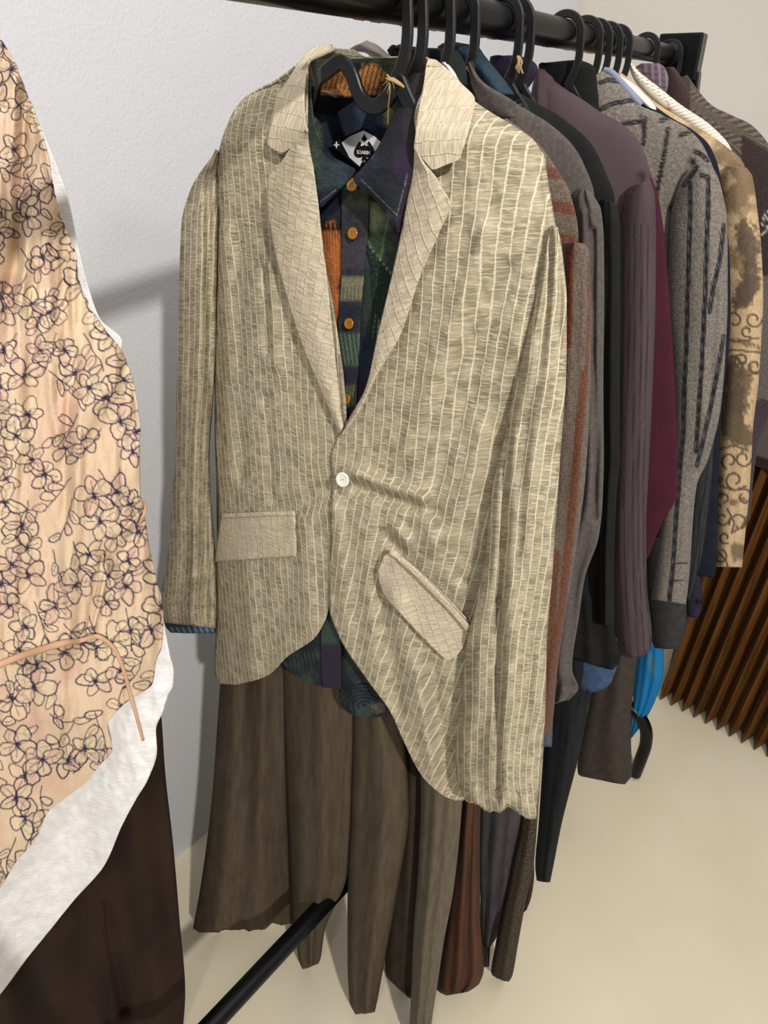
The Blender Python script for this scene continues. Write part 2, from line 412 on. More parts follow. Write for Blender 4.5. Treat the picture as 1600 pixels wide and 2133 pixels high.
def lining_linen():
    """the same cloth doubled on lapels and collar: opaque, paler, small ruffles"""
    s = N('doubled_beige_linen'); uv = s.uv(); X = s.sep(uv)
    per = .0108
    q = s.math('DIVIDE', s.math('ADD', X[0], s.math('MULTIPLY', s.math('SUBTRACT', s.noise(uv, 60, 2), .5), .006)), per)
    cell = s.math('FLOOR', s.math('ADD', q, .5)); fr = s.math('SUBTRACT', s.math('ADD', q, .5), cell)
    dl = s.math('SUBTRACT', .5, s.math('ABSOLUTE', s.math('SUBTRACT', fr, .5)))
    dl = s.math('ADD', dl, s.math('MULTIPLY', s.math('SUBTRACT', s.noise(uv, 420, 2), .5), .2)); cord = s.mapr(dl, .10, .02)
    pk = s.noise(s.comb(s.math('ADD', s.math('MULTIPLY', q, .6), s.math('MULTIPLY', cell, 5.7)), s.math('MULTIPLY', X[1], 330), cell), 1.0, 2, .6, .4)
    base = s.mix(s.mapr(pk, .35, .65), hexc('#ada08a'), hexc('#c0b39b'))
    base = s.mix(s.math('MULTIPLY', cord, .4), base, hexc('#ccc0a6'))
    s.col(base); s.b.inputs['Roughness'].default_value = .92; s.b.inputs['Specular IOR Level'].default_value = .12
    s.bump(s.math('ADD', s.math('MULTIPLY', cord, .7), s.math('MULTIPLY', pk, 1.7)), .7, .0015)
    return s.m

M = {}
M['linen'] = crinkled_linen(); M['linen2'] = lining_linen()
M['print'] = fabric('printed_seersucker', '#222', attr=True, crinkle=190, bump=.3, wamt=.2, weave=700)
M['vest'] = fabric('flower_print_knit', '#222', attr=True, bump=.25, wamt=.07, weave=1000)
M['attr'] = fabric('yarn_dyed_wool', '#222', attr=True, wamt=.32, weave=650, bump=.5, sheen=.06)
M['attr_soft'] = fabric('dyed_wool', '#222', attr=True, wamt=.12, weave=900, bump=.3)
M['attr_print'] = fabric('block_print_linen', '#222', attr=True, wamt=.16, weave=700, bump=.35)
M['white_crepe'] = fabric('white_crinkled_cotton', '#dfdcda', '#e9e7e6', crinkle=90, bump=.35, wamt=.03)
M['taupe'] = fabric('taupe_felted_wool', '#463f3c', '#534b48', mott=160, wamt=.14, bump=.4, sheen=.06)  # colours lowered to stand in for dimmer light on the coat
M['black'] = fabric('black_twill', '#111112', '#171717', mott=40, wamt=.1, bump=.3)
M['blackrib'] = fabric('black_ribbed_cloth', '#141416', '#34363a', mott=90, mst=(4, .12), wamt=.1, bump=.6)
M['charcoal'] = fabric('charcoal_cloth', '#2b2a2a', '#343332', mott=50, wamt=.1)
M['burgundy'] = fabric('burgundy_cloth', '#3b1522', '#421826', mott=20, wamt=.08)
M['navy'] = fabric('navy_cloth', '#12141f', '#171a26', mott=40, wamt=.1)
M['blue'] = fabric('deep_blue_cotton', '#1e2b36', '#293c4a', mott=50, mst=(2, 1), wamt=.12, crinkle=120)
M['denim'] = fabric('slate_blue_cotton', '#33445f', '#3f5371', mott=60, wamt=.12)
M['slate'] = fabric('slate_grey_cotton', '#3c4450', '#48515d', mott=60, wamt=.12)
M['purple'] = fabric('purple_cotton', '#201a2d', '#2a2338', mott=40, wamt=.12)
M['dark'] = fabric('dark_green_black_cotton', '#14181a', '#1e2522', mott=40, wamt=.1)
M['satin'] = fabric('taupe_satin', '#6e625c', '#7d706a', mott=20, wamt=.05, rough=.35, spec=.5)
M['brownpants'] = fabric('olive_brown_suede_cloth', '#43392c', '#504535', mott=34, mst=(2.4, .5), wamt=.08, bump=.25, crinkle=60)
M['greypants'] = fabric('grey_olive_corduroy', '#4f4535', '#5f5543', mott=60, mst=(2, .4), wamt=.1, bump=.3, sheen=.06)
M['darkpants'] = fabric('dark_brown_wool', '#2f261d', '#3a2f25', mott=30, wamt=.1)
M['rustskirt'] = fabric('brown_rust_shot_cloth', '#3b2b20', '#543122', mott=22, mst=(3, .35), wamt=.14)
M['plumgrey'] = fabric('plum_grey_velvet', '#322b30', '#423a3f', mott=26, mst=(1.5, .6), wamt=.08, sheen=.06)
M['tweed'] = fabric('dark_brown_tweed', '#241e18', '#4d4234', mott=210, wamt=.3, bump=.6)
M['skirtgrey'] = fabric('dark_grey_brown_wool', '#362f2b', '#413934', mott=40, wamt=.1)
M['maroon'] = fabric('maroon_cloth', '#33191a', '#412022', mott=40)
M['periwinkle'] = fabric('periwinkle_wool', '#767a90', '#898da2', mott=180, wamt=.2, bump=.6, sheen=.06)
M['whitecotton'] = fabric('white_cotton', '#e6e2da', '#efece5', mott=40, wamt=.05)
M['bluebag'] = fabric('bright_blue_fabric', '#1277b6', '#2189c6', mott=14, mst=(2, .6), wamt=.05)
M['plastic'] = plain('black_plastic', '#121214', .4, .4, bump=(300, .06, .001))
M['steel'] = plain('black_powder_coated_steel', '#060607', .3, .25, bump=(500, .05, .0005))
M['twine'] = plain('jute_twine', '#a98c62', .9, .1, bump=(900, .8, .001))
M['button'] = plain('amber_button', '#8f5c12', .2, .6)
M['pearl'] = plain('pearl_button', '#d8d4c8', .18, .6)
M['thread'] = plain('dark_thread', '#2c2620', .8, .1)
M['label'] = plain('silver_woven_label', '#cfcfce', .6, .3, bump=(900, .5, .0006))
M['labelb'] = plain('black_woven_label', '#121315', .8, .2)
M['labelw'] = plain('white_embroidery', '#d9d8d4', .8, .2)

# ------------------------------------------------------------------ the room
def wall_dir():
    a = math.radians(40); return np.array([math.sin(a), math.cos(a)])
A0 = floor_pt(365, 1790)[:2]; wd_ = wall_dir()
def wall_hit(px, py):
    r = rays(px, py); n = np.array([wd_[1], -wd_[0]])
    k = (A0 @ n)/(r[:2] @ n); q = r*k; q[2] += H; return q
corner = wall_hit(1199, 60)[:2]
def paint(name, c, bs=140, st=.12):
    s = N(name); tc = s.t.nodes.new('ShaderNodeTexCoord'); o = tc.outputs['Object']
    s.col(s.mix(s.mapr(s.noise(o, 1.3, 3), .3, .7), hexc(c), hexc(c)*.97)); s.b.inputs['Roughness'].default_value = .85
    s.b.inputs['Specular IOR Level'].default_value = .15
    s.bump(s.math('ADD', s.noise(o, bs, 4, .6), s.noise(o, 14, 2)), st, .004); return s.m
M['wallw'] = paint('white_textured_plaster', '#c9c9cb', 170, .28); M['wallb'] = paint('beige_plaster', '#cfc8bd', 60, .12)
def floor_mat():
    s = N('beige_screed'); tc = s.t.nodes.new('ShaderNodeTexCoord'); o = tc.outputs['Object']
    base = s.mix(s.mapr(s.noise(o, 2.2, 4), .3, .7), hexc('#d0c4a9'), hexc('#d9ceb6'))
    base = s.mix(s.mapr(s.noise(o, 90, 5, .7), .62, .8, 0, .25), base, hexc('#b3a486'))
    base = s.mix(s.mapr(s.noise(o, 38, 4, .6), .74, .78, 0, .5), base, hexc('#e3dccb'))
    s.col(base); s.b.inputs['Roughness'].default_value = .55; s.b.inputs['Specular IOR Level'].default_value = .3
    s.bump(s.noise(o, 60, 4), .08, .003); return s.m
M['floor'] = floor_mat()
def structure(o): o['kind'] = 'structure'; return o
structure(box('floor', (1.0, 1.5, -.02), (9, 0, 0), (0, 9, 0), (0, 0, .04), M['floor']))
wl0 = A0 - wd_*3.2; L = np.linalg.norm(corner-wl0); mid = (wl0+corner)/2; nrm = np.array([-wd_[1], wd_[0]])
structure(box('wall_left', (*(mid+nrm*.06), 1.55), (*(wd_*L), 0), (*(nrm*.12), 0), (0, 0, 3.1), M['wallw']))
# the beige wall beyond the end of the white one
bd = np.array([1.0, -.16]); bd /= np.linalg.norm(bd); bc = corner + wd_*.55 + bd*1.6
structure(box('wall_back', (*bc, 1.55), (*(bd*5.2), 0), (*(np.array([-bd[1], bd[0]])*.1), 0), (0, 0, 3.1), M['wallb']))

# pleated wood counter on the right
def wood():
    s = N('brown_wood_pleats'); tc = s.t.nodes.new('ShaderNodeTexCoord'); o = tc.outputs['Object']; X = s.sep(o)
    g = s.noise(s.comb(s.math('MULTIPLY', X[0], 60), s.math('MULTIPLY', X[1], 60), s.math('MULTIPLY', X[2], 3)), 1.0, 4)
    s.col(s.mix(s.mapr(g, .3, .7), hexc('#452b13'), hexc('#6a4520'))); s.b.inputs['Roughness'].default_value = .5
    s.bump(g, .15, .002); return s.m
M['wood'] = wood(); M['woodtop'] = plain('dark_counter_top', '#2a2019', .4)
ca_, cb_ = floor_pt(1376, 1440)[:2], floor_pt(1608, 1562)[:2]
cdir = (cb_-ca_)/np.linalg.norm(cb_-ca_); cn = np.array([cdir[1], -cdir[0]])
if cn @ (-ca_) < 0: cn = -cn
counter = thing('pleated_counter', 'dark brown pleated wood counter standing behind the right end of the clothes rack', 'counter', (*ca_, 0))
pp = .036; npl = 33; hgt = .86; v = []; f = []
for i in range(npl*2+1):
    q = ca_ + cdir*(i*pp/2) + cn*(.042 if i % 2 else 0)
    for j in range(9):
        z = hgt*j/8
        dd = cdir*(.06*z) + cn*0.0
        v.append((*(q+dd), z+ (.004 if i % 2 else .02) * (j == 0)))
for i in range(npl*2):
    for j in range(8): f.append((i*9+j, (i+1)*9+j, (i+1)*9+j+1, i*9+j+1))
po = mesh('pleated_front', v, f, M['wood'], counter, smooth=False)
m_ = po.modifiers.new('thickness', 'SOLIDIFY'); m_.thickness = .003
cl = npl*pp
box('counter_body', (*(ca_+cdir*cl/2-cn*.22), hgt/2), (*(cdir*cl), 0), (*(cn*.40), 0), (0, 0, hgt), M['woodtop'], counter)
box('counter_top', (*(ca_+cdir*(cl/2+.05)-cn*.2), hgt+.015), (*(cdir*cl), 0), (*(cn*.50), 0), (0, 0, .03), M['woodtop'], counter, .004)

# ------------------------------------------------------------------ clothes rack
ZR = H+ZB; RB = .0168
rack = thing('clothes_rack', 'black steel clothes rack with round rail carrying the row of garments', 'clothes rack', tuple(W(T_END+.06, 0, 0)))
TN = -.75
tube('top_rail', [W(TN, 0, ZR), W(.2, 0, ZR), W(T_END+.05, 0, ZR)], RB, M['steel'], rack, 28, 3)
tube('end_collar', [W(T_END-.005, 0, ZR), W(T_END+.04, 0, ZR)], RB+.006, M['steel'], rack, 24, 2)
d3 = np.array([*dv, 0]); s3 = np.array([*sv, 0]); z3 = np.array([0, 0, 1.])
def RW(t, s, z): return np.array(W(t, s, z))
box('end_cap', RW(T_END+.07, .012, ZR-.005), d3*.055, s3*.085, z3*.085, M['steel'], rack, .004)
for q in (-1, 1):
    a = RW(T_END+.07, q*.03+.01, ZR-.03); b = RW(T_END+.07, q*.2, .03)
    ax = b-a; ll = np.linalg.norm(ax)
    e2 = np.cross(ax/ll, d3)
    box('post', (a+b)/2, ax, d3*.035, e2*.035, M['steel'], rack, .003)
    a2 = RW(TN, q*.03, ZR-.02); b2 = RW(TN, q*.2, .03); ax = b2-a2; ll = np.linalg.norm(ax); e2 = np.cross(ax/ll, d3)
    box('post', (a2+b2)/2, ax, d3*.035, e2*.035, M['steel'], rack, .003)
q1 = rays(711, 1845); q2 = rays(442, 2133); zr = .37
g1 = q1*((zr-H)/q1[2]); g2 = q2*((zr-H)/q2[2]); gd = (g1-g2)/np.linalg.norm(g1-g2)
e_far = g1+gd*.95; e_near = g2-gd*.55
tube('base_rail', [(*e_near[:2], zr), (*((e_near+e_far)/2)[:2], zr), (*e_far[:2], zr)], .0165, M['steel'], rack, 24, 3)
fp = floor_pt(1323, 1612, .012)
ft = float((fp[:2]-O) @ dv); fs = float((fp[:2]-O) @ sv)
tube('foot', [W(ft, fs, .012), W(ft, fs+.004, .07), W(ft+.01, fs+.006, .13), W(ft+.015, fs-.006, .18), W(ft+.02, fs-.04, .215), W(ft+.03, fs-.10, .225), W(ft+.05, fs-.22, .215), W(ft+.08, fs-.34, .2)], .0165, M['steel'], rack, 20, 8)

# ------------------------------------------------------------------ hangers
def hanger(t, label, drop=.060, w=.19, notch=True, r=RB+.0055):
    h = thing('hanger', label, 'hanger', tuple(W(t, 0, ZR-drop-.05)), 'black plastic hangers on the rail')
    pts = [(-r-.002, ZR-.014)]
    for k in range(13):
        q = math.pi*(1-k/12.); pts.append((r*math.cos(q), ZR+r*math.sin(q)))
    pts += [(r+.001, ZR-.025), (r-.002, ZR-.042), (.013, ZR-drop)]
    sweep('hook', pts, t, [.0095]*12+[.0100, .013], .0055, M['plastic'], h, 4)
    zb = ZR-drop
    for q in (-1, 1):
        if notch and q < 0: a = [(.016, zb+.006), (.006, zb-.010), (-.010, zb-.018), (-.024, zb-.010), (-.033, zb+.008), (-.043, zb+.016), (-.056, zb+.011), (-.085, zb-.006), (-.13, zb-.04)]
        elif notch: a = [(.014, zb+.004), (.028, zb-.018), (.045, zb-.044), (.066, zb-.074)]
        else: a = [(.016, zb-.002), (.016+q*.014, zb-.020), (.016+q*.030, zb-.042), (.016+q*.050, zb-.066), (.016+q*.072, zb-.096)]
        sweep('arm', a, t, [.014, .0125, .0125, .012], .006, M['plastic'], h, 5, yaw=1.1 if notch else .6, y0=.082 if notch else .012)
    return h
# ------------------------------------------------------------------ HERO: beige crinkled blazer over printed shirt
XLy = ([90, 210, 300, 900, 1420, 1700], [640, 500, 452, 449, 450, 450])
XRy = ([90, 210, 300, 480, 700, 900, 1100, 1300, 1700], [900, 985, 1118, 1156, 1150, 1100, 1055, 1010, 960])
BFOLDS = [(745, 1012, 900, 1065, 14, -.012), (740, 990, 880, 1040, 16, .009), (880, 1045, 905, 1130, 22, .007),
          (800, 1110, 835, 1150, 12, -.008), (825, 1100, 850, 1130, 12, .008),
          (548, 560, 556, 730, 7, -.007), (562, 560, 575, 760, 14, .006), (556, 830, 566, 1040, 10, -.004),
          (600, 1060, 700, 1010, 25, -.006), (610, 1090, 690, 1060, 16, .005),
          (1010, 480, 850, 940, 22, .006), (1060, 560, 900, 1040, 18, -.006), (1100, 620, 960, 1120, 20, .006),
          (985, 700, 830, 1000, 14, -.004), (1030, 840, 960, 1200, 16, -.006), (1005, 900, 930, 1120, 14, .005),
          (470, 480, 475, 1000, 16, .005), (500, 480, 505, 1000, 12, -.003), (520, 1180, 525, 1400, 18, .005), (600, 1190, 560, 1390, 20, -.004),
          (640, 1100, 640, 1290, 18, .005), (830, 1260, 900, 1600, 22, .007), (790, 1230, 830, 1470, 16, -.006), (905, 1390, 930, 1640, 14, -.006), (870, 1400, 905, 1640, 12, .005),
          (700, 1050, 720, 1300, 16, .006), (760, 1100, 780, 1380, 18, .004), (462, 310, 452, 470, 10, -.006), (1130, 330, 1150, 470, 10, .004)]
def hero_base(px, py):
    xl = np.interp(py, *XLy); xr = np.interp(py, *XRy)
    q = (px-(xl+xr)/2)/((xr-xl)/2)
    return -np.clip((py-70)/200, .12, 1)*(.052*np.sqrt(np.clip(1.08-q*q, .02, 1)) + .012*np.clip((py-900)/700, 0, 1))
def hero_t(extra=0., folds=True, und=.003):
    def f(px, py, u, v):
        t = hero_base(px, py) - extra
        if folds:
            for a in BFOLDS: t = t - stroke_field(px, py, *a)
            t = t - und*(fbm(px/36., py/120., 3)+.35*fbm(px/15., py/26., 8))
        return t
    return f
jacket = thing('blazer', 'beige crinkled linen blazer with pale cords and one pearl button, foremost on the rack', 'jacket', tuple(W(0, 0, ZR-.12)))
# front panels
lf = [(600, 165, 640, 130), (500, 214, 640, 210), (470, 268, 640, 268), (457, 310, 636, 310), (449, 360, 640, 360), (453, 454, 655, 450), (450, 622, 690, 622), (447, 791, 715, 791), (447, 900, 722, 905),
      (449, 960, 714, 960), (455, 1069, 700, 1069), (450, 1170, 692, 1170), (452, 1250, 688, 1240), (451, 1294, 682, 1277), (449, 1330, 657, 1327), (447, 1370, 600, 1367), (447, 1400, 552, 1410), (458, 1424, 490, 1427)]
sheet('front_panel', lf, hero_t(0), M['linen'], jacket, 5, rot=.01)
rf = [(890, 135, 915, 140), (880, 190, 975, 196), (870, 213, 990, 212), (863, 246, 1043, 246), (868, 296, 1116, 296), (870, 336, 1135, 336), (866, 397, 1146, 397), (852, 448, 1154, 448), (842, 487, 1160, 487), (822, 566, 1150, 566),
      (796, 696, 1140, 696), (770, 791, 1120, 791), (722, 880, 1105, 862), (702, 915, 1096, 900), (690, 955, 1080, 956), (693, 1000, 1060, 1046), (689, 1090, 1052, 1125), (688, 1160, 1040, 1181), (686, 1262, 1025, 1249), (706, 1325, 1010, 1339), (768, 1421, 1000, 1421),
      (813, 1483, 990, 1483), (841, 1545, 985, 1545), (880, 1618, 980, 1618), (925, 1658, 975, 1655), (948, 1668, 965, 1668)]
sheet('front_panel', rf, hero_t(.006), M['linen'], jacket, 5, rot=.02, drape=.17)
def hero_back(px, py, u, v): return .027+0*px - .02*np.power(np.abs(2*u-1), 3)
bk = [(640, 118, 880, 118), (590, 160, 930, 150), (500, 214, 985, 212), (465, 290, 1110, 296), (452, 360, 1135, 340), (452, 622, 1130, 566), (450, 900, 1090, 900), (452, 1170, 1045, 1181), (452, 1380, 1000, 1400)]
sheet('back_panel', bk, hero_back, M['linen'], jacket, 14)
# side of the body: joins front to back at the left hem so it is not a flat card
# collar: stands round the back of the neck and folds onto the lapels
def collar_t(px, py, u, v): return hero_base(px, py) - .010 + np.interp(py, [95, 125, 170, 300], [.036, .02, .0, -.004]) + 0*px
cl_rows = [(690, 92, 697, 103), (655, 97, 668, 116), (628, 122, 645, 128), (600, 165, 636, 170), (578, 200, 633, 205), (566, 250, 636, 250), (556, 296, 640, 275), (557, 303, 634, 283), (571, 312, 612, 303), (585, 321, 589, 319)]
sheet('collar', cl_rows, collar_t, M['linen2'], jacket, 4, rot=1.45)
cr_rows = [(892, 121, 908, 124), (887, 140, 930, 142), (883, 172, 960, 172), (876, 205, 990, 208), (869, 246, 982, 250), (864, 290, 968, 300), (862, 306, 961, 320), (863, 312, 959, 330), (882, 333, 930, 343), (901, 355, 904, 354)]
sheet('collar', cr_rows, lambda px, py, u, v: collar_t(px, py, u, v)-.01, M['linen2'], jacket, 4, rot=1.65)
ncb = [(700, 92, 660, 96), (715, 101, 640, 120)]
back_col = [(655, 97, 735, 103), (648, 108, 760, 118), (645, 124, 800, 128)]
sheet('back_collar', back_col, lambda px, py, u, v: .019+.0*px, M['linen2'], jacket, 4, rot=1.5, label='beige collar band round the back of the neck')
# lapels: fold line lies close, the free edge lifts a little
ll = [(634, 274, 642, 274), (604, 310, 644, 300), (583, 341, 650, 335), (557, 376, 655, 366), (556, 426, 663, 430), (566, 496, 670, 500), (582, 566, 679, 566), (621, 696, 694, 705), (666, 808, 706, 815), (690, 862, 711, 862), (706, 903, 716, 888)]
sheet('lapel', ll, lambda px, py, u, v: hero_base(px, py)-.012-.010*(1-u)*(1-v)-.004*np.sin(u*3.14)-.0015*fbm(px/16, py/30, 4), M['linen2'], jacket, 4, rot=-.26)
lr = [(863, 312, 868, 314), (862, 335, 885, 340), (861, 350, 903, 362), (856, 380, 920, 390), (849, 409, 937, 426), (836, 482, 914, 487), (818, 566, 875, 577), (786, 700, 835, 696), (764, 800, 790, 776), (738, 858, 745, 868), (712, 903, 716, 906)]
sheet('lapel', lr, lambda px, py, u, v: hero_base(px, py)-.018-.010*u*(1-v)-.004*np.sin(u*3.14)-.0015*fbm(px/16, py/30, 6), M['linen2'], jacket, 4, rot=.42)
# sleeves
sl = [(449, 312, 457, 316), (438, 330, 455, 334), (415, 362, 452, 364), (396, 397, 453, 400), (378, 465, 455, 470), (374, 566, 453, 566), (371, 700, 450, 700), (368, 791, 447, 791), (365, 960, 437, 954), (357, 1041, 440, 1041), (351, 1136, 448, 1136), (341, 1205, 451, 1205), (331, 1255, 453, 1260), (340, 1297, 452, 1309)]
def slt(px, py): return np.interp(py, [300, 500, 1300], [-.01, -.008, -.012])
loft('sleeve', sl, slt, [.01, .035, .04, .04, .045], M['linen'], jacket, 4, fold=.007, ff=(2.2, 5), seed=3, bb=.03, folds=[(432, 360, 440, 950, 8, -.008), (405, 1100, 400, 1290, 8, .009), (425, 1060, 430, 1290, 9, -.008), (360, 1220, 440, 1190, 12, .006), (345, 1262, 450, 1270, 6, -.004)])
sr = [(1150, 470, 1160, 474), (1140, 500, 1168, 500), (1128, 560, 1174, 545), (1112, 640, 1181, 630), (1092, 720, 1181, 710), (1077, 791, 1179, 791), (1060, 862, 1174, 870), (1040, 956, 1167, 956), (1020, 1046, 1160, 1060), (1016, 1110, 1156, 1110), (1006, 1181, 1152, 1181), (994, 1249, 1146, 1249), (972, 1339, 1139, 1345), (961, 1462, 1137, 1462), (948, 1564, 1131, 1560), (952, 1625, 1124, 1625), (970, 1672, 1117, 1702)]
def srt(px, py): return np.interp(py, [470, 800, 1100, 1700], [-.03, -.042, -.052, -.062])
loft('sleeve', sr, srt, [.006, .022, .03, .036, .04], M['linen'], jacket, 4, fold=.007, ff=(2.4, 6), seed=11, bb=.02, hem=12,
     folds=[(1057, 880, 1040, 1250, 7, -.010), (1040, 1250, 1036, 1660, 7, -.012), (1075, 900, 1058, 1300, 12, .006), (1000, 1200, 975, 1340, 12, .008), (1060, 1400, 1060, 1650, 16, .008), (1100, 1350, 1095, 1640, 14, -.004), (965, 1628, 1110, 1660, 5, -.003)])
# pocket flaps with welt
fl = [(459, 1079, 612, 1071), (455, 1110, 613, 1100), (450, 1140, 615, 1130), (447, 1170, 615, 1159)]
fo = sheet('pocket_flap', fl, hero_t(.010, True, .002), M['linen2'], jacket, 4, rot=.03, thick=.003)
sheet('welt', [(462, 1071, 611, 1064), (459, 1080, 612, 1073)], hero_t(.013), M['linen2'], fo, 3, rot=1.6, thick=.003)
fr = [(800, 1158, 820, 1146), (788, 1196, 868, 1186), (797, 1236, 912, 1228), (836, 1280, 952, 1268), (880, 1328, 978, 1306), (915, 1362, 966, 1345), (933, 1378, 948, 1371)]
fo = sheet('pocket_flap', fr, hero_t(.020, True, .002), M['linen2'], jacket, 4, rot=.35, thick=.003)
sheet('welt', [(818, 1144, 812, 1152), (850, 1168, 843, 1177), (900, 1215, 892, 1224), (950, 1268, 943, 1277), (980, 1303, 973, 1313)], hero_t(.025), M['linen2'], fo, 3, rot=.9, thick=.003)
def disc_button(name, px, py, tt, rad, mat, parent, holes=4, tilt=0.0, pl='R', rim=.25):
    c = P(px, py, tt, pl); o_, n_ = PLANES[pl]
    ax = -np.array([*n_, 0])*.92+np.array([0, 0, .25])*1; ax = ax/np.linalg.norm(ax)
    ex = np.cross([0, 0, 1], ax); ex /= np.linalg.norm(ex); ey = np.cross(ax, ex)
    prof = [(0, .35), (.55, .35), (.66, .42), (.8, .55), (.93, .5), (1, .3), (1, -.1), (.8, -.2)]
    v = []; n = 28
    for (r, h) in prof[1:]:
        for k in range(n):
            q = 2*math.pi*k/n; v.append(c+ex*rad*r*math.cos(q)+ey*rad*r*math.sin(q)+ax*h*rad*rim*1.6)
    f = [tuple(x) for x in grid_faces(len(prof)-1, n, True)]+[tuple(range(n))]
    b = mesh(name, v, f, mat, parent)
    hv = []; hf = []
    hp = [(.2, .2), (-.2, .2), (-.2, -.2), (.2, -.2)] if holes == 4 else [(.16, .05), (-.16, -.05)]
    for (a, bq) in hp:
        s0 = len(hv)
        for k in range(8):
            q = 2*math.pi*k/8; hv.append(c+ex*rad*(a+.07*math.cos(q))+ey*rad*(bq+.07*math.sin(q))+ax*(.35*rad*rim*1.6+.0004))
        hf.append(tuple(range(s0, s0+8)))
    mesh('thread_hole', hv, hf, M['thread'], b, label='dark stitched holes in the middle of the button')
    return b
disc_button('button', 714, 999, float(hero_base(np.array(714.), np.array(999.)))-.022, .0085, M['pearl'], jacket, 2)

# printed shirt inside
cv = Canvas(600, 80, 930, 1520, '#151a27')
cv.mix(np.clip(.5+1.6*fbm(cv.X/40, cv.Y/60, 2), 0, 1)*.6, '#262d3d')
cv.blob(770, 235, 28, 60, '#34435c', .6, .8, 18, 4, .8); cv.blob(700, 250, 40, 40, '#1a1d2c', .5)
cv.rect(655, 118, 840, 202, '#3c3f2c', 6)
cv.blob(700, 165, 34, 22, '#a8661a', .3, .5, 10, 3); cv.blob(770, 160, 30, 24, '#c07a1e', .3, .5, 9, 5); cv.blob(735, 190, 60, 10, '#a8641c', .4, .5, 9, 9)
for k in range(16): cv.stroke([(672+k*10, 205), (690+k*10, 135)], 3.2, '#252f22', .75)
cv.blob(735, 140, 20, 14, '#1b2030', .3, .5, 10)
cv.blob(820, 235, 22, 34, '#5a6240', .4, .5, 12)
cv.blob(700, 240, 20, 40, '#141826', .4)
cv.blob(655, 310, 16, 60, '#42523f', .6, .8, 9, 12, .8); cv.blob(690, 390, 40, 60, '#2b3d40', .6, .8, 14, 13, .8)
cv.blob(690, 420, 34, 30, '#171b2c', .4)
# orange panel, left of the placket
cv.blob(690, 530, 28, 68, '#b8641c', .18, .25, 16, 21); cv.blob(700, 640, 14, 60, '#b5651d', .3, .4, 10, 22, 1, -.12); cv.blob(683, 690, 8, 30, '#9c5316', .4, .5, 8)
for k in range(9):
    x = 668+k*6; cv.stroke([(x, 470+k*2), (x+2, 520), (x+5, 600+k*6)], 2.0, '#5c3512', .55)
for k in range(5): cv.stroke([(666+k*9, 466), (668+k*9, 478)], 7, '#2a1d16', .6)
cv.blob(672, 660, 12, 50, '#33412a', .4, .5, 9, 14, .8)
# right of the placket: sage then dark fern
cv.blob(800, 440, 60, 62, '#5e6a4b', .3, .4, 22, 31); cv.blob(785, 400, 30, 20, '#2b3027', .4, .6, 10)
cv.blob(800, 590, 70, 120, '#263329', .25, .3, 30, 33)
cv.blob(775, 520, 30, 30, '#4d5c42', .6, .6, 12, 35, .8)
for k in range(9):
    x0 = 758+k*7; pts = [(x0, 500+k*9), (x0+14, 560+k*14), (x0+20, 640+k*16), (x0+12, 720+k*12)]
    cv.stroke(pts, 4, '#10201f', .85); cv.stroke([(a+6, b+4) for a, b in pts], 3.5, '#7d8a66', .7, (11, 6))
cv.blob(800, 730, 60, 28, '#1a2130', .35, .5, 14, 44); cv.blob(780, 830, 44, 90, '#2b1d38', .3, .3, 20, 45); cv.blob(770, 760, 40, 30, '#20283a', .5, .5, 14)
# right collar leaf: navy to plum
cv.blob(870, 200, 30, 130, '#1a1d2c', .4); cv.blob(850, 400, 45, 110, '#261a33', .35, .3, 25, 51); cv.blob(800, 380, 40, 40, '#1d2230', .5)
def mute(c, k): g_ = c.a.mean(-1, keepdims=True); c.a[:] = c.a*(1-k)+g_*k
import copy
collar_cv = copy.deepcopy(cv)
collar_cv.blob(850, 250, 75, 190, '#1b1b22', .3, .3, 30, 61); collar_cv.blob(868, 230, 30, 130, '#2a2425', .5, .6, 20, 62, .8); collar_cv.blob(850, 400, 34, 110, '#271c31', .35, .3, 25, 51)
collar_cv.blob(800, 400, 40, 50, '#1d2027', .4, .4, 16); collar_cv.blob(648, 250, 12, 90, '#39483f', .6, .8, 9, 12, .7)
for p_ in ([(752, 374), (827, 448)], [(851, 357), (827, 448)], [(668, 420), (700, 395)]): collar_cv.stroke(p_, 1.7, '#8b8b96', .4, (6, 4))
mute(cv, .15); mute(collar_cv, .25)
pk_ = Canvas(660, 380, 800, 1450, '#232734')                       # the placket's own cut of the print
pk_.mix(np.clip(.5+2*fbm(pk_.X/14, pk_.Y/40, 3), 0, 1)*.6, '#37322f')
for y0, y1, c in ((380, 440, '#3a4236'), (490, 565, '#3b3540'), (572, 630, '#7a7452'), (632, 668, '#1b2336'), (690, 765, '#4f6548'), (768, 800, '#1c2034'), (800, 850, '#5f663f'), (1290, 1345, '#31483f'), (1345, 1440, '#292134')):
    pk_.rect(660, y0, 800, y1, c, 9, .9)
for k in range(5): pk_.stroke([(704+k*9, 690), (716+k*8, 760)], 3, '#1d3336', .8)
for k in range(7): pk_.stroke([(708+k*8, 596), (706+k*8, 626)], 2, '#3c3a2a', .6)
for k in range(9): pk_.stroke([(706+k*7, 806), (702+k*7, 846)], 3, '#2a3224', .5)
mute(pk_, .3)
shirt = thing('shirt', 'dark printed shirt with navy, orange and fern green print under the beige blazer', 'shirt', tuple(W(0, 0, ZR-.14)))
tb = lambda px, py, u, v: .02+0*px
sheet('back_yoke', [(640, 180, 840, 180), (640, 240, 842, 240), (642, 320, 830, 320), (660, 420, 800, 420), (690, 700, 790, 700)], lambda px, py, u, v: .016+0*px-.02*np.abs(2*u-1)**2, M['print'], shirt, 4, canvas=cv)
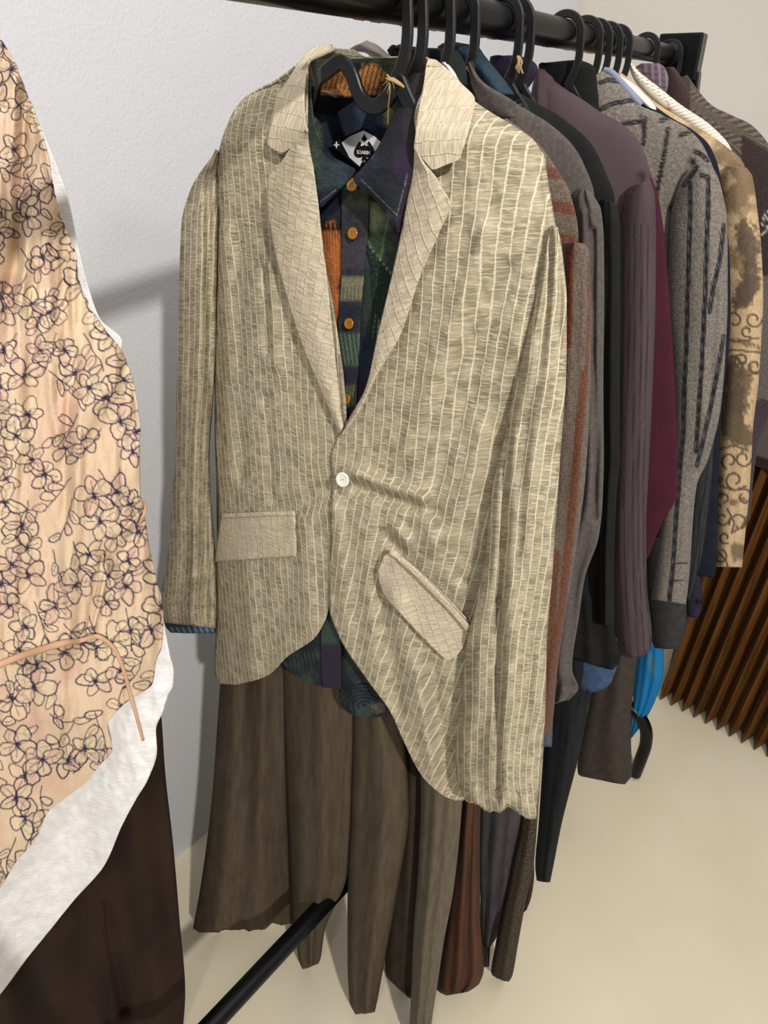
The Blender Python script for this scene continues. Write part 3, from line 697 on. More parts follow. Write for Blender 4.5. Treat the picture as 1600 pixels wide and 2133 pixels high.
sheet('collar_stand', [(655, 124, 830, 120), (660, 150, 835, 150), (668, 186, 838, 186), (700, 200, 815, 200)], lambda px, py, u, v: .012-.035*np.abs(2*u-1)**2+.0*px-.004*np.sin(v*3), M['print'], shirt, 3, canvas=cv)
shirt_front = [(640, 300, 690, 330), (645, 352, 722, 372), (652, 400, 800, 400), (655, 450, 860, 450), (660, 560, 850, 560), (672, 700, 830, 700), (690, 800, 790, 800), (700, 880, 760, 880), (690, 930, 760, 930)]
sheet('front', shirt_front, lambda px, py, u, v: hero_base(px, py)+.014-.0015*fbm(px/30, py/60, 3), M['print'], shirt, 3, canvas=cv)
sheet('placket', [(711, 392, 768, 396), (711, 432, 768, 432), (711, 563, 758, 563), (704, 678, 750, 678), (701, 776, 745, 776), (704, 830, 742, 830), (712, 880, 738, 880), (716, 900, 734, 900)], lambda px, py, u, v: hero_base(px, py)+.0105-.001*fbm(px/30, py/60, 3), M['print'], shirt, 2.5, canvas=pk_)
left_leaf = [(636, 160, 645, 165), (637, 210, 648, 212), (640, 262, 655, 262), (645, 310, 685, 322), (650, 352, 738, 356), (655, 392, 712, 388), (660, 432, 668, 430)]
sheet('collar', left_leaf, lambda px, py, u, v: np.interp(py, [160, 260, 350, 440], [.0, -.035, -.056, -.058])-.004*u, M['print'], shirt, 3, canvas=collar_cv)
right_leaf = [(852, 112, 868, 103), (848, 135, 891, 130), (844, 168, 884, 172), (828, 218, 876, 212), (812, 254, 870, 254), (784, 312, 863, 312), (752, 352, 860, 345), (736, 374, 854, 380), (775, 410, 846, 415), (803, 448, 838, 450), (829, 482, 832, 484)]
sheet('collar', right_leaf, lambda px, py, u, v: np.interp(py, [103, 170, 260, 350, 484], [.012, -.01, -.045, -.07, -.072])-.006*np.sin(u*3.14)-.001*fbm(px/14, py/14, 2), M['print'], shirt, 3, canvas=collar_cv)
for (x, y) in ((734, 385), (735, 486), (727, 674), (721, 831)):
    disc_button('button', x, y, float(hero_base(np.array(float(x)), np.array(float(y))))+.006-(.012 if y < 400 else 0), .0056, M['button'], shirt)
# shirt tail below the blazer's front edges
tail = Canvas(560, 1240, 840, 1520, '#1c232d')
tail.mix(np.clip(.5+2.2*fbm(tail.X/22, tail.Y/22, 2), 0, 1)*.7, '#33443f')
for k in range(8): tail.stroke([(596+k*8, 1330+k*3), (603+k*9, 1400+k*2)], 2.5, '#11161f', .7)
for r in range(3, 60, 9): tail.stroke([(760+r*1.2*math.cos(a), 1470+r*.8*math.sin(a)) for a in np.linspace(2.6, 5.6, 18)], 4, '#10161d', .8)
tail.blob(790, 1476, 14, 12, '#6d6553', .5, .6, 6, 4, .8)
mute(tail, .3)
sheet('tail', [(570, 1250, 712, 1250), (570, 1330, 712, 1330), (585, 1376, 709, 1390), (610, 1402, 709, 1418), (640, 1420, 709, 1432), (668, 1430, 708, 1436)], lambda px, py, u, v: hero_base(px, py)+.012, M['print'], shirt, 3, canvas=tail)
sheet('placket', [(668, 1250, 708, 1250), (668, 1330, 709, 1330), (669, 1400, 709, 1400), (672, 1432, 708, 1435)], lambda px, py, u, v: hero_base(px, py)+.008, M['print'], shirt, 2.5, canvas=pk_)
sheet('tail', [(690, 1250, 830, 1250), (700, 1330, 850, 1330), (704, 1400, 860, 1400), (708, 1455, 850, 1455), (722, 1482, 815, 1486), (740, 1493, 795, 1493)], lambda px, py, u, v: hero_base(px, py)+.028-.006*np.sin(u*9), M['print'], shirt, 3, canvas=tail)
cuff = Canvas(320, 1240, 470, 1340, '#26364a')
cuff.rect(400, 1240, 470, 1340, '#454566', 8); 
for k in range(9): cuff.stroke([(345+k*12, 1308), (350+k*12, 1318)], 4, '#6c8a90', .6)
loft('cuff', [(345, 1240, 445, 1240), (342, 1280, 448, 1288), (345, 1305, 450, 1309), (356, 1318, 449, 1319)], -.012, .022, M['print'], shirt, 3, canvas=cuff)
# neck label: diamond with spade and lettering
def flat_poly(name, pts, tt, mat, parent, thick=.0006, **kw):
    p = [P(x, y, tt(x, y) if callable(tt) else tt) for x, y in pts]
    o = mesh(name, p, [tuple(range(len(p)))[::-1]], mat, parent, smooth=False, **kw)
    m = o.modifiers.new('thickness', 'SOLIDIFY'); m.thickness = thick; m.offset = 0
    return o
lt = .004
lab = flat_poly('neck_label', [(688, 299), (758, 266), (814, 298), (750, 352)], lt, M['labelb'], shirt, label='black and silver diamond neck label')
flat_poly('silver_field', [(712, 297), (729, 284), (757, 272), (780, 284), (796, 298), (775, 322), (750, 347), (728, 328)], lt-.0012, M['label'], lab)
def spade(cx, cy, w_, h_):
    pts = []
    for a in np.linspace(0, 1, 14): pts.append((cx-w_*(math.sin(a*math.pi*.5)**1.5), cy-h_+a*h_*1.35))
    for a in np.linspace(0, math.pi, 8)[1:]: pts.append((cx-w_*.5-w_*.5*math.cos(a), cy+h_*.35+h_*.30*math.sin(a)))
    pts += [(cx-w_*.25, cy+h_*.95), (cx+w_*.25, cy+h_*.95)]
    left = pts[:-2]; right = [(2*cx-x, y) for x, y in left][::-1]
    return left+[(cx-w_*.1, cy+h_*.5), (cx-w_*.28, cy+h_*.85), (cx+w_*.28, cy+h_*.85), (cx+w_*.1, cy+h_*.5)]+right
flat_poly('spade', spade(759, 308, 21, 30), lt-.0024, M['labelb'], lab)
flat_poly('butterfly', [(759, 296), (752, 290), (750, 294), (753, 299), (751, 304), (756, 304), (759, 301), (762, 304), (767, 304), (765, 299), (768, 294), (766, 290)], lt-.0036, M['labelw'], lab)
flat_poly('star', [(701, 294), (703, 300), (708, 302), (703, 304), (701, 310), (699, 304), (694, 302), (699, 300)], lt-.0024, M['labelw'], lab)
flat_poly('stem_mark', [(750, 346), (754, 338), (757, 334), (760, 346), (756, 341)], lt-.0026, M['labelb'], lab)
fc = bpy.data.curves.new('lettering', 'FONT'); fc.body = 'SOARIN'; fc.align_x = 'CENTER'; fc.align_y = 'CENTER'; fc.extrude = .0002; fc.size = 1
fo = bpy.data.objects.new('lettering', fc); COL.objects.link(fo); fc.materials.append(M['labelw'])
pc = P(757, 318, lt-.0038); ex = P(771, 319, lt-.0038)-pc; ey = P(757, 310, lt-.0038)-pc
exn = ex/np.linalg.norm(ex); ez = np.cross(exn, ey); ez /= np.linalg.norm(ez); eyn = np.cross(ez, exn)
sz = np.linalg.norm(ex)*2/3.55
bpy.context.view_layer.update()
me_ = bpy.data.meshes.new_from_object(fo.evaluated_get(bpy.context.evaluated_depsgraph_get()))
vv = np.array([tuple(q.co) for q in me_.vertices]); ff_ = [tuple(p.vertices) for p in me_.polygons]
bpy.data.objects.remove(fo); bpy.data.meshes.remove(me_)
wv = pc + vv[:, 0:1]*sz*exn + vv[:, 1:2]*sz*1.1*eyn + vv[:, 2:3]*ez
mesh('lettering', wv, ff_, M['labelw'], lab, smooth=False)

hanger(hook_t(862)-.012, 'black plastic hanger inside the beige blazer collar', )
tw = thing('twine_tag', 'jute twine tied round the neck of the foremost hanger', 'twine', tuple(P(810, 170, -.012)))
tt_ = -.052
tube('knot', [P(806, 155, tt_), P(812, 163, tt_), P(820, 166, tt_), P(832, 174, tt_), P(842, 182, tt_)], [.0007, .0012, .0016, .0015, .0008], M['twine'], tw, 8)
tube('knot', [P(804, 163, tt_-.001), P(810, 166, tt_-.002), P(818, 168, tt_-.002), P(838, 180, tt_)], [.0006, .001, .0011, .0007], M['twine'], tw, 8)
tube('strand', [P(811, 166, tt_), P(812, 190, tt_), P(809, 225, tt_+.01), P(808, 262, tt_+.02)], .0007, M['twine'], tw, 6)
for k, (a, b) in enumerate(((797, 178), (800, 188), (806, 196), (822, 186), (803, 170))):
    tube('strand', [P(811, 165, tt_), P((811+a)/2+2, (165+b)/2-2, tt_-.002), P(a, b, tt_)], .0003, M['twine'], tw, 5, 5)

# wide trousers under the blazer
tr = thing('wide_trousers', 'wide olive brown trousers hanging under the beige blazer', 'trousers', tuple(W(0, 0, .1)))
def tA(px, py):
    k = np.clip((py-1350)/580, 0, 1.1); return .02*(1-k) + k*(hem_t(402, 1943, .07)+(px-402)/212*(hem_t(614, 1932, .07)-hem_t(402, 1943, .07)))
def tB(px, py):
    k = np.clip((py-1350)/660, 0, 1.1); return .02*(1-k) + k*hem_t(640, 2015, .07)
def tC(px, py):
    k = np.clip((py-1350)/760, 0, 1.1); return .015*(1-k) + k*hem_t(760, 2113, .05)
loft('leg', [(470, 1200, 560, 1200), (460, 1400, 592, 1400), (452, 1520, 596, 1520), (442, 1657, 600, 1657), (426, 1791, 607, 1791), (402, 1943, 614, 1932)], tA, [.015, .03, .045], M['brownpants'], tr, 5, fold=.010, ff=(2.2, 1.5), seed=2, bb=.03, hem=14)
loft('leg', [(560, 1200, 720, 1200), (588, 1404, 740, 1404), (591, 1501, 738, 1501), (598, 1657, 733, 1657), (606, 1800, 724, 1818), (615, 1936, 676, 1942), (622, 2000, 667, 2000), (630, 2019, 662, 2008)], tB, [.012, .03, .035], M['brownpants'], tr, 5, fold=.008, ff=(2, 1.6), seed=5, bb=.03)
loft('leg', [(720, 1200, 830, 1200), (736, 1400, 826, 1400), (735, 1501, 838, 1501), (731, 1684, 852, 1684), (724, 1872, 825, 1872), (724, 2006, 799, 2014), (728, 2085, 786, 2085), (740, 2113, 781, 2108)], tC, [.012, .03, .04], M['brownpants'], tr, 5, fold=.008, ff=(2, 1.8), seed=8, bb=.02)

# ------------------------------------------------------------------ garments behind, front to back
def hook_for(px, label, **kw):
    return hanger(hook_t(px), label, **kw)
HK = {k: hook_t(k) for k in (858, 880, 938, 990, 1082, 1106, 1210, 1250, 1270, 1292, 1312, 1370, 1418)}
print('hooks', {k: round(v, 3) for k, v in HK.items()}, 'T_END', T_END, 'az', math.degrees(math.atan2(dv[0], dv[1])), 'zr', ZR)

# rust striped jacket
cv = Canvas(1000, 220, 1260, 1560, '#6b5c50')
cv.mix(np.clip(.5+2*noise(cv.X/4, cv.Y/4, 5), 0, 1)*.5, '#837467')
cv.mix(np.clip(.5+2*fbm(cv.X/60, cv.Y/90, 6), 0, 1)*.4, '#5d5146')
for y in (262, 300, 365, 434, 500):
    cv.stroke([(1030, y-36), (1100, y-16), (1225, y+10)], 22, '#6d4433', .85)
cv.rect(1000, 508, 1260, 1560, '#6a5c50', 3, .9)
cv.mix(np.where(cv.Y > 508, np.clip(.5+2*noise(cv.X/2, cv.Y/26, 5), 0, 1)*.55, 0), '#807063')
cv.stroke([(1185, 512), (1186, 560), (1184, 660), (1182, 720)], 15, '#7d3d22', .8)
cv.stroke([(1227, 545), (1228, 640), (1224, 740), (1215, 820)], 7, '#6d4433', .85)
cv.stroke([(1218, 780), (1208, 880), (1198, 1000), (1183, 1150), (1168, 1290), (1152, 1420), (1142, 1530)], 17, '#6d4433', .9)
cv.stroke([(1160, 1150), (1150, 1290), (1136, 1500)], 14, '#6b4632', .5)
cv.a *= .66  # whole cloth darkened in place of the weaker light on this jacket
g = thing('striped_jacket', 'brown jacket with rust orange stripes, directly behind the beige blazer', 'jacket', tuple(W(.05, .2, .5)))
loft('body', [(1035, 232, 1056, 246), (1040, 285, 1116, 293), (1050, 345, 1157, 347), (1060, 400, 1187, 400), (1060, 500, 1205, 495), (1060, 700, 1190, 700), (1050, 1000, 1160, 1000), (1030, 1400, 1120, 1400)], .062, .018, M['attr'], g, 3, canvas=cv, seed=2, mirror=.95)
loft('sleeve', [(1178, 502, 1216, 507), (1168, 512, 1226, 519), (1166, 560, 1229, 562), (1166, 650, 1232, 650), (1165, 740, 1231, 740), (1158, 850, 1228, 850), (1140, 990, 1220, 990), (1115, 1160, 1198, 1160), (1105, 1250, 1183, 1250), (1098, 1340, 1169, 1340), (1090, 1400, 1161, 1400), (1080, 1490, 1153, 1490), (1078, 1532, 1147, 1530)], .05, .03, M['attr'], g, 3, canvas=cv, fold=.005, ff=(1.5, 4), seed=4)
hem = loft('cuff', [(1090, 1440, 1152, 1440), (1085, 1500, 1152, 1500), (1085, 1550, 1150, 1556)], .058, .016, M['slate'], g, 4, label='slate grey shirt cuff below the rust striped sleeve')
sheet('collar', [(729, 101, 764, 84), (733, 106, 785, 93), (760, 110, 806, 110), (772, 118, 822, 122)], lambda px, py, u, v: .05-.01*np.sin(u*3.14), M['satin'], g, 4, label='taupe satin collar')
# taupe coat
g = thing('coat', 'taupe grey felted wool coat between the rust striped jacket and the black jacket', 'coat', tuple(W(.14, .2, .5)))
loft('body', [(960, 128, 976, 131), (962, 160, 1002, 168), (970, 195, 1060, 204), (1000, 215, 1078, 217), (1040, 250, 1142, 256), (1080, 295, 1191, 300), (1100, 337, 1214, 337), (1110, 409, 1238, 409), (1120, 500, 1240, 500), (1130, 800, 1235, 800), (1120, 1100, 1215, 1100), (1110, 1300, 1180, 1300)], .118, .02, M['taupe'], g, 4, seed=3, fold=.002, mirror=.95)
loft('sleeve', [(1205, 392, 1230, 398), (1195, 412, 1242, 416), (1195, 436, 1252, 436), (1200, 500, 1258, 500), (1200, 620, 1259, 620), (1195, 800, 1257, 800), (1185, 950, 1258, 950), (1175, 1049, 1255, 1049), (1160, 1115, 1248, 1115), (1145, 1205, 1218, 1205), (1140, 1280, 1207, 1280), (1135, 1394, 1192, 1394), (1135, 1433, 1205, 1433), (1140, 1468, 1186, 1458)], .108, .026, M['taupe'], g, 4, fold=.010, ff=(2, 4), seed=6,
     folds=[(1236, 480, 1240, 1080, 6, -.012), (1215, 440, 1218, 900, 8, .006), (1165, 1420, 1205, 1430, 8, -.012)])
sheet('collar', [(974, 130, 978, 131), (978, 160, 1004, 168), (986, 192, 1062, 206), (1000, 222, 1076, 216), (1050, 250, 1078, 240)], lambda px, py, u, v: .094-.004*np.sin(u*3)+0*px, M['taupe'], g, 4, thick=.005)
# blue shirt, dark shirt, striped lining
g = sheet('shirt', [(911, 98, 948, 87), (918, 108, 996, 98), (940, 120, 1010, 116), (965, 140, 1030, 140), (985, 165, 1050, 165), (1000, 190, 1072, 196)], lambda px, py, u, v: .16-.02*np.sin(u*3.14), M['blue'], None, 4, thick=.003)
tag(g, 'deep blue shirt collar showing above the taupe coat', 'shirt')
g = sheet('dark_shirt', [(806, 104, 832, 92), (808, 108, 880, 99), (812, 116, 946, 102), (820, 124, 962, 118), (850, 132, 972, 150), (900, 140, 975, 180)], lambda px, py, u, v: .085-.015*np.sin(u*3.14), M['dark'], None, 4, thick=.003)
tag(g, 'black green shirt collar showing behind the neck of the beige blazer', 'shirt')
cv = Canvas(900, 120, 1000, 220, '#d9cfcc')
for k in range(14): cv.stroke([(905+k*8, 125), (925+k*8, 215)], 1.6, '#8d7f80', .6)
g = sheet('striped_shirt', [(918, 131, 935, 134), (926, 142, 946, 148), (936, 160, 958, 170), (950, 180, 972, 192)], lambda px, py, u, v: .045-.006*np.sin(u*3.14), M['attr_soft'], None, 3, canvas=cv, thick=.002)
tag(g, 'pale pink striped shirt collar beside the right collar of the beige blazer', 'shirt')
# black jacket
g = thing('black_jacket', 'smooth black jacket hanging between the taupe coat and the mauve jacket', 'jacket', tuple(W(.25, .2, .5)))
loft('body', [(1062, 182, 1074, 188), (1072, 212, 1120, 215), (1100, 238, 1165, 241), (1150, 298, 1232, 300), (1180, 360, 1262, 360), (1200, 420, 1281, 420), (1210, 500, 1280, 500), (1215, 800, 1280, 800), (1210, 1000, 1272, 1000), (1195, 1200, 1272, 1200), (1190, 1310, 1279, 1310), (1190, 1376, 1292, 1374), (1198, 1414, 1276, 1396)], .245, .026, M['black'], g, 5, fold=.006, ff=(3, 6), seed=9, folds=[(1225, 1250, 1230, 1380, 8, .012), (1250, 1200, 1255, 1390, 8, -.01)], mirror=.95)
loft('sleeve', [(1254, 414, 1282, 424), (1250, 436, 1288, 445), (1250, 470, 1292, 470), (1250, 620, 1292, 620), (1252, 800, 1291, 800), (1254, 950, 1291, 950), (1250, 1040, 1284, 1040), (1246, 1190, 1279, 1190), (1246, 1300, 1279, 1305)], .232, .028, M['black'], g, 4, fold=.006, ff=(2, 3), seed=7)
g = loft('blue_shirt', [(1190, 1330, 1285, 1330), (1195, 1390, 1286, 1380), (1200, 1425, 1275, 1418), (1212, 1440, 1260, 1438)], .285, .015, M['denim'], None, 4, hem=4)
tag(g, 'slate blue shirt hem peeking out below the black jacket', 'shirt')
g = loft('purple_shirt', [(1022, 117, 1064, 115), (1020, 126, 1100, 121), (1030, 150, 1121, 143), (1060, 175, 1110, 170), (1085, 185, 1100, 184)], .285, .012, M['purple'], None, 4)
tag(g, 'purple shirt collar between the deep blue collar and the mauve jacket', 'shirt')
# mauve jacket
cv = Canvas(1080, 120, 1400, 1400, '#4f4145')
cv.mix(np.clip(.5+1.8*fbm(cv.X/30, cv.Y/120, 6), 0, 1)*.45, '#5a4a4e')
for x0, x1, x2 in ((1310, 1300, 1308), (1322, 1318, 1325), (1336, 1330, 1338), (1349, 1340, 1352), (1299, 1288, 1296)):
    cv.stroke([(x0, 470), (x0, 700), (x1, 1000), (x1, 1150), (x2, 1300), (x2+6, 1370)], 2.0, '#2a2125', .8)
cv.a *= .78  # dimmer light on the mauve cloth, put into its colour
g = thing('mauve_jacket', 'dusky mauve jacket with faint dark pinstripes on the sleeve', 'jacket', tuple(W(.36, .2, .5)))
loft('body', [(1118, 143, 1134, 144), (1112, 165, 1154, 167), (1105, 212, 1225, 215), (1110, 235, 1252, 234), (1120, 255, 1288, 253), (1140, 280, 1320, 280), (1160, 307, 1337, 307), (1190, 360, 1354, 362), (1200, 420, 1356, 420), (1220, 600, 1340, 600), (1290, 900, 1330, 900), (1290, 1200, 1320, 1200)], .43, .024, M['attr_soft'], g, 4, canvas=cv, folds=[(1335, 370, 1298, 470, 7, -.008)], mirror=.95)
loft('sleeve', [(1318, 386, 1356, 378), (1304, 408, 1364, 407), (1297, 440, 1366, 440), (1292, 500, 1367, 500), (1288, 620, 1366, 620), (1284, 800, 1360, 800), (1280, 990, 1351, 990), (1276, 1100, 1346, 1100), (1276, 1220, 1348, 1220), (1282, 1325, 1358, 1325), (1292, 1360, 1357, 1352), (1308, 1371, 1340, 1367)], .41, .034, M['attr_soft'], g, 3, canvas=cv, fold=.004, ff=(1.5, 3), seed=3)
sheet('collar', [(1122, 146, 1132, 144), (1121, 170, 1154, 168), (1120, 200, 1152, 200), (1122, 232, 1150, 236), (1140, 240, 1150, 240)], lambda px, py, u, v: .40+.010*u, M['attr_soft'], g, 4, canvas=cv, thick=.004)
g = loft('black_shirt', [(1122, 134, 1140, 130), (1122, 140, 1200, 125), (1130, 165, 1240, 142), (1150, 195, 1245, 185), (1200, 215, 1248, 222), (1220, 228, 1246, 234)], .465, .012, M['black'], None, 4)
tag(g, 'black shirt collar standing above the mauve jacket', 'shirt')
# burgundy
g = loft('burgundy_jacket', [(1335, 335, 1346, 338), (1330, 368, 1357, 368), (1330, 404, 1370, 404), (1330, 500, 1385, 500), (1335, 695, 1400, 695), (1335, 860, 1409, 860), (1335, 985, 1413, 985), (1335, 1030, 1410, 1030), (1332, 1094, 1377, 1094), (1330, 1164, 1350, 1164)], .475, .02, M['burgundy'], None, 4, mirror=.95)
tag(g, 'deep burgundy garment edge between the mauve and the grey striped jacket', 'jacket')
# striped tweed
cv = Canvas(1220, 130, 1540, 1290, '#736a61')
cv.mix(np.clip(.5+3*noise(cv.X/2.2, cv.Y/2.2, 6), 0, 1)*.55, '#918981')
cv.mix(np.clip(.5+2*noise(cv.X/9, cv.Y/200, 6), 0, 1)*.25, '#5f5a57')
def stitch(pts, c='#17171c', c2='#5a3a34'):
    p = np.array(pts, float); cv.stroke(p, 9.5, c, .95); cv.stroke(p-[1.8, 0], 1.1, '#a9acb4', .4, (4, 2)); cv.stroke(p+[2.2, 0], 1.1, '#8a7a74', .4, (4, 2)); cv.stroke(p+[3.6, 0], 1.4, c2, .4, (60, 34))
for a in ([(1250, 172), (1268, 166), (1290, 170)], [(1250, 228), (1280, 215), (1320, 208)], [(1290, 262), (1310, 256), (1332, 254)]): stitch(a, '#1c1a1d')
for a in ([(1344, 246), (1340, 300)], [(1392, 268), (1382, 330), (1368, 400), (1362, 440)], [(1376, 252), (1386, 246), (1400, 238)], [(1418, 282), (1440, 272)], [(1425, 386), (1440, 366), (1452, 348)], [(1448, 316), (1462, 322), (1474, 334)]): stitch(a, '#1c1a1d')
stitch([(1438, 382), (1438, 450), (1434, 560), (1432, 640), (1430, 720), (1426, 800), (1424, 900), (1418, 960), (1410, 1060), (1402, 1180), (1394, 1250)])
stitch([(1461, 365), (1476, 369), (1475, 440), (1472, 500), (1470, 600), (1466, 680), (1462, 760), (1456, 850), (1450, 940)])
stitch([(1508, 470), (1500, 540), (1486, 600), (1478, 650)]); stitch([(1508, 700), (1494, 780), (1478, 860), (1462, 930), (1452, 970)])
cv.stroke([(1410, 1174), (1432, 1174)], 3, '#2b2829', .9); cv.stroke([(1402, 1208), (1424, 1208)], 3, '#2b2829', .9)
stitch([(1353, 1175), (1352, 1245)])
cv.a *= .8  # tweed colours scaled down to stand in for the spot's falloff
g = thing('tweed_jacket', 'grey tweed jacket with black stitched stripes', 'jacket', tuple(W(.47, .2, .5)))
loft('body', [(1240, 142, 1256, 147), (1243, 160, 1276, 160), (1246, 190, 1305, 190), (1248, 215, 1326, 215), (1250, 237, 1375, 237), (1255, 272, 1438, 272), (1300, 311, 1469, 311), (1320, 375, 1490, 375), (1340, 450, 1450, 450), (1370, 600, 1440, 600), (1370, 900, 1430, 900), (1370, 1100, 1420, 1100)], .545, .028, M['attr'], g, 2.5, canvas=cv, folds=[(1440, 340, 1400, 440, 7, -.012), (1400, 440, 1385, 600, 10, -.012), (1326, 215, 1335, 270, 4, -.006)], mirror=.95)
loft('sleeve', [(1436, 352, 1486, 350), (1420, 374, 1498, 375), (1406, 410, 1507, 410), (1397, 450, 1514, 450), (1393, 500, 1516, 500), (1390, 620, 1516, 620), (1394, 740, 1511, 740), (1398, 845, 1502, 845), (1396, 950, 1476, 955), (1385, 1010, 1452, 1010), (1376, 1070, 1445, 1070), (1360, 1175, 1438, 1175), (1353, 1230, 1432, 1237), (1351, 1248, 1429, 1259)], .53, .036, M['attr'], g, 2.5, canvas=cv, fold=.004, ff=(1.5, 3), seed=3, folds=[(1478, 930, 1450, 985, 6, -.012), (1490, 620, 1480, 840, 9, -.006)])
loft('shirt_cuff', [(1344, 1120, 1420, 1120), (1344, 1215, 1428, 1215), (1346, 1250, 1430, 1255), (1352, 1290, 1430, 1290), (1356, 1330, 1426, 1325), (1364, 1350, 1410, 1352)], .535, .03, M['charcoal'], g, 3, label='charcoal cuff below the tweed sleeve')
g = tube('fuzzy_scarf', [P(1258, 144, .565), P(1275, 152, .565), P(1300, 180, .565), P(1322, 205, .565), P(1336, 219, .565)], [.003, .0045, .005, .0045, .003], M['periwinkle'], None, 10, 6)
tag(g, 'fuzzy periwinkle blue edging along the collar of the grey tweed jacket', 'scarf')
g = loft('white_shirt', [(1288, 158, 1300, 162), (1292, 170, 1316, 172), (1306, 186, 1336, 190), (1330, 210, 1364, 220), (1350, 226, 1368, 228)], .59, .008, M['whitecotton'], None, 3)
tag(g, 'plain white shirt collar behind the grey tweed jacket', 'shirt')
# ribbed black and navy
g = loft('ribbed_jacket', [(1440, 900, 1488, 900), (1438, 950, 1486, 950), (1435, 1010, 1482, 1010), (1432, 1070, 1474, 1070), (1428, 1145, 1465, 1145), (1424, 1205, 1449, 1205), (1422, 1245, 1438, 1248)], .572, .02, M['blackrib'], None, 3, fold=.004)
tag(g, 'ribbed black sleeve hanging just behind the grey tweed sleeve', 'jacket')
g = loft('navy_jacket', [(1332, 206, 1346, 208), (1332, 225, 1373, 227), (1350, 245, 1402, 247), (1380, 265, 1441, 269), (1400, 300, 1478, 303), (1420, 350, 1498, 353), (1430, 450, 1513, 450), (1430, 560, 1521, 560), (1430, 650, 1522, 650), (1430, 740, 1517, 740), (1430, 830, 1506, 830), (1430, 990, 1497, 990), (1440, 1100, 1495, 1100), (1445, 1181, 1492, 1181), (1448, 1206, 1486, 1204)], .605, .02, M['navy'], None, 4, fold=.003, mirror=.95)
tag(g, 'navy jacket, a dark strip beside the leaf-printed jacket', 'jacket')
g = thing('purple_cuffed_shirt', 'purple shirt cuff hanging below the navy sleeve', 'shirt', tuple(P(1448, 1240, .6)))
loft('cuff', [(1420, 1190, 1458, 1190), (1425, 1215, 1461, 1215), (1427, 1262, 1463, 1262), (1432, 1284, 1454, 1287)], .63, .014, M['purple'], g, 3)
disc_button('button', 1458, 1254, .612, .005, M['labelb'], g)
# leaf printed jacket
cv = Canvas(1270, 130, 1600, 1210, '#b49a78')
cv.mix(np.clip(.5+2.2*fbm(cv.X/10, cv.Y/14, 6, 4), 0, 1)*.35, '#9c835f')
cv.blob(1520, 380, 70, 70, '#67553f', .5, .7, 18, 2, .85); cv.blob(1540, 300, 60, 40, '#75624a', .5, .8, 14, 3, .8); cv.blob(1440, 270, 60, 9, '#6f5c44', .7, 1.2, 12, 7, .7)
cv.blob(1500, 375, 26, 28, '#b89c78', .3, .6, 14, 9, .8)
def leaf(cx, cy, l, w_, ang, c='#54463a'):
    ca, sa = math.cos(ang), math.sin(ang)
    for k in range(-3, 4):
        fx = k/3.; px_, py_ = cx+fx*l*ca, cy+fx*l*sa; rr = w_*(1.1-.55*abs(fx))
        cv.blob(px_, py_, rr*1.0, rr*.6, c, .22, 1.0, 7, 5+k, .8, ang+.8)
leaf(1556, 510, 42, 30, 1.3); leaf(1560, 585, 40, 26, 1.6); leaf(1530, 540, 30, 14, 1.0, '#7a6448'); leaf(1553, 610, 30, 26, 1.9); leaf(1530, 800, 44, 34, 1.4); leaf(1525, 860, 40, 34, 1.7); leaf(1560, 790, 30, 12, 1.6, '#6a583f'); leaf(1536, 900, 24, 32, .4, '#5e4f3d'); leaf(1555, 715, 26, 8, .3, '#5f503d')
def curl(cx, cy, r, a0, turns, c='#4c4034', wd=4.0):
    r *= 1.3; turns *= 1.15
    q = np.linspace(0, turns*6.28, 40); cv.stroke([(cx+r*(1-.6*k/q[-1])*math.cos(a0+k), cy+r*(1-.6*k/q[-1])*math.sin(a0+k)) for k in q], wd, c, .9)
for a in ((1570, 665, 14, 0, .9), (1530, 668, 14, 3, .8), (1556, 690, 10, 1, .8), (1545, 750, 12, 2, .9), (1572, 762, 12, 0, .9), (1530, 755, 10, 4, .7), (1520, 960, 14, 2, .8), (1548, 955, 14, 0, .9), (1530, 1000, 16, 1, .9), (1550, 1035, 14, 4, .9), (1508, 1040, 12, 2, .8), (1505, 1080, 12, 0, .8), (1540, 1090, 16, 3, .8), (1510, 1120, 10, 1, .8), (1500, 1160, 12, 5, .7)): curl(*a)
for p_ in ([(1505, 700), (1530, 712), (1580, 704)], [(1500, 738), (1525, 728), (1585, 735)], [(1508, 772), (1540, 784), (1580, 778)], [(1500, 1012), (1530, 1022), (1555, 1012)], [(1515, 1060), (1530, 1088), (1524, 1110), (1545, 1098), (1556, 1076)], [(1500, 935), (1530, 928), (1558, 938)], [(1496, 1150), (1512, 1166), (1516, 1180)]): cv.stroke(p_, 4, '#55483a', .85)
for (x, y, a, b) in ((1503, 1030, 7, 9), (1528, 1046, 9, 8), (1546, 1040, 8, 6), (1538, 1150, 17, 20), (1500, 1000, 6, 8)): cv.blob(x, y, a, b, '#5c4e3e', .4, .5, 6, 3, .85)
g = thing('printed_jacket', 'sand coloured jacket printed with brown leaves and curling vines', 'jacket', tuple(W(.65, .25, .5)))
loft('body', [(1284, 147, 1292, 150), (1298, 168, 1322, 172), (1318, 203, 1362, 210), (1355, 243, 1425, 250), (1395, 288, 1497, 293), (1420, 345, 1552, 349), (1430, 400, 1555, 400), (1470, 600, 1560, 600), (1470, 900, 1540, 900)], .67, .022, M['attr_print'], g, 3, canvas=cv, mirror=.95)
loft('sleeve', [(1514, 346, 1555, 349), (1502, 364, 1567, 366), (1495, 431, 1577, 431), (1495, 515, 1586, 515), (1500, 620, 1590, 620), (1505, 710, 1586, 710), (1503, 800, 1580, 800), (1498, 890, 1569, 890), (1495, 990, 1564, 990), (1493, 1040, 1560, 1040), (1490, 1120, 1552, 1120), (1491, 1180, 1546, 1182)], .655, .035, M['attr_print'], g, 2.5, canvas=cv, fold=.004, ff=(1.5, 3), seed=3)
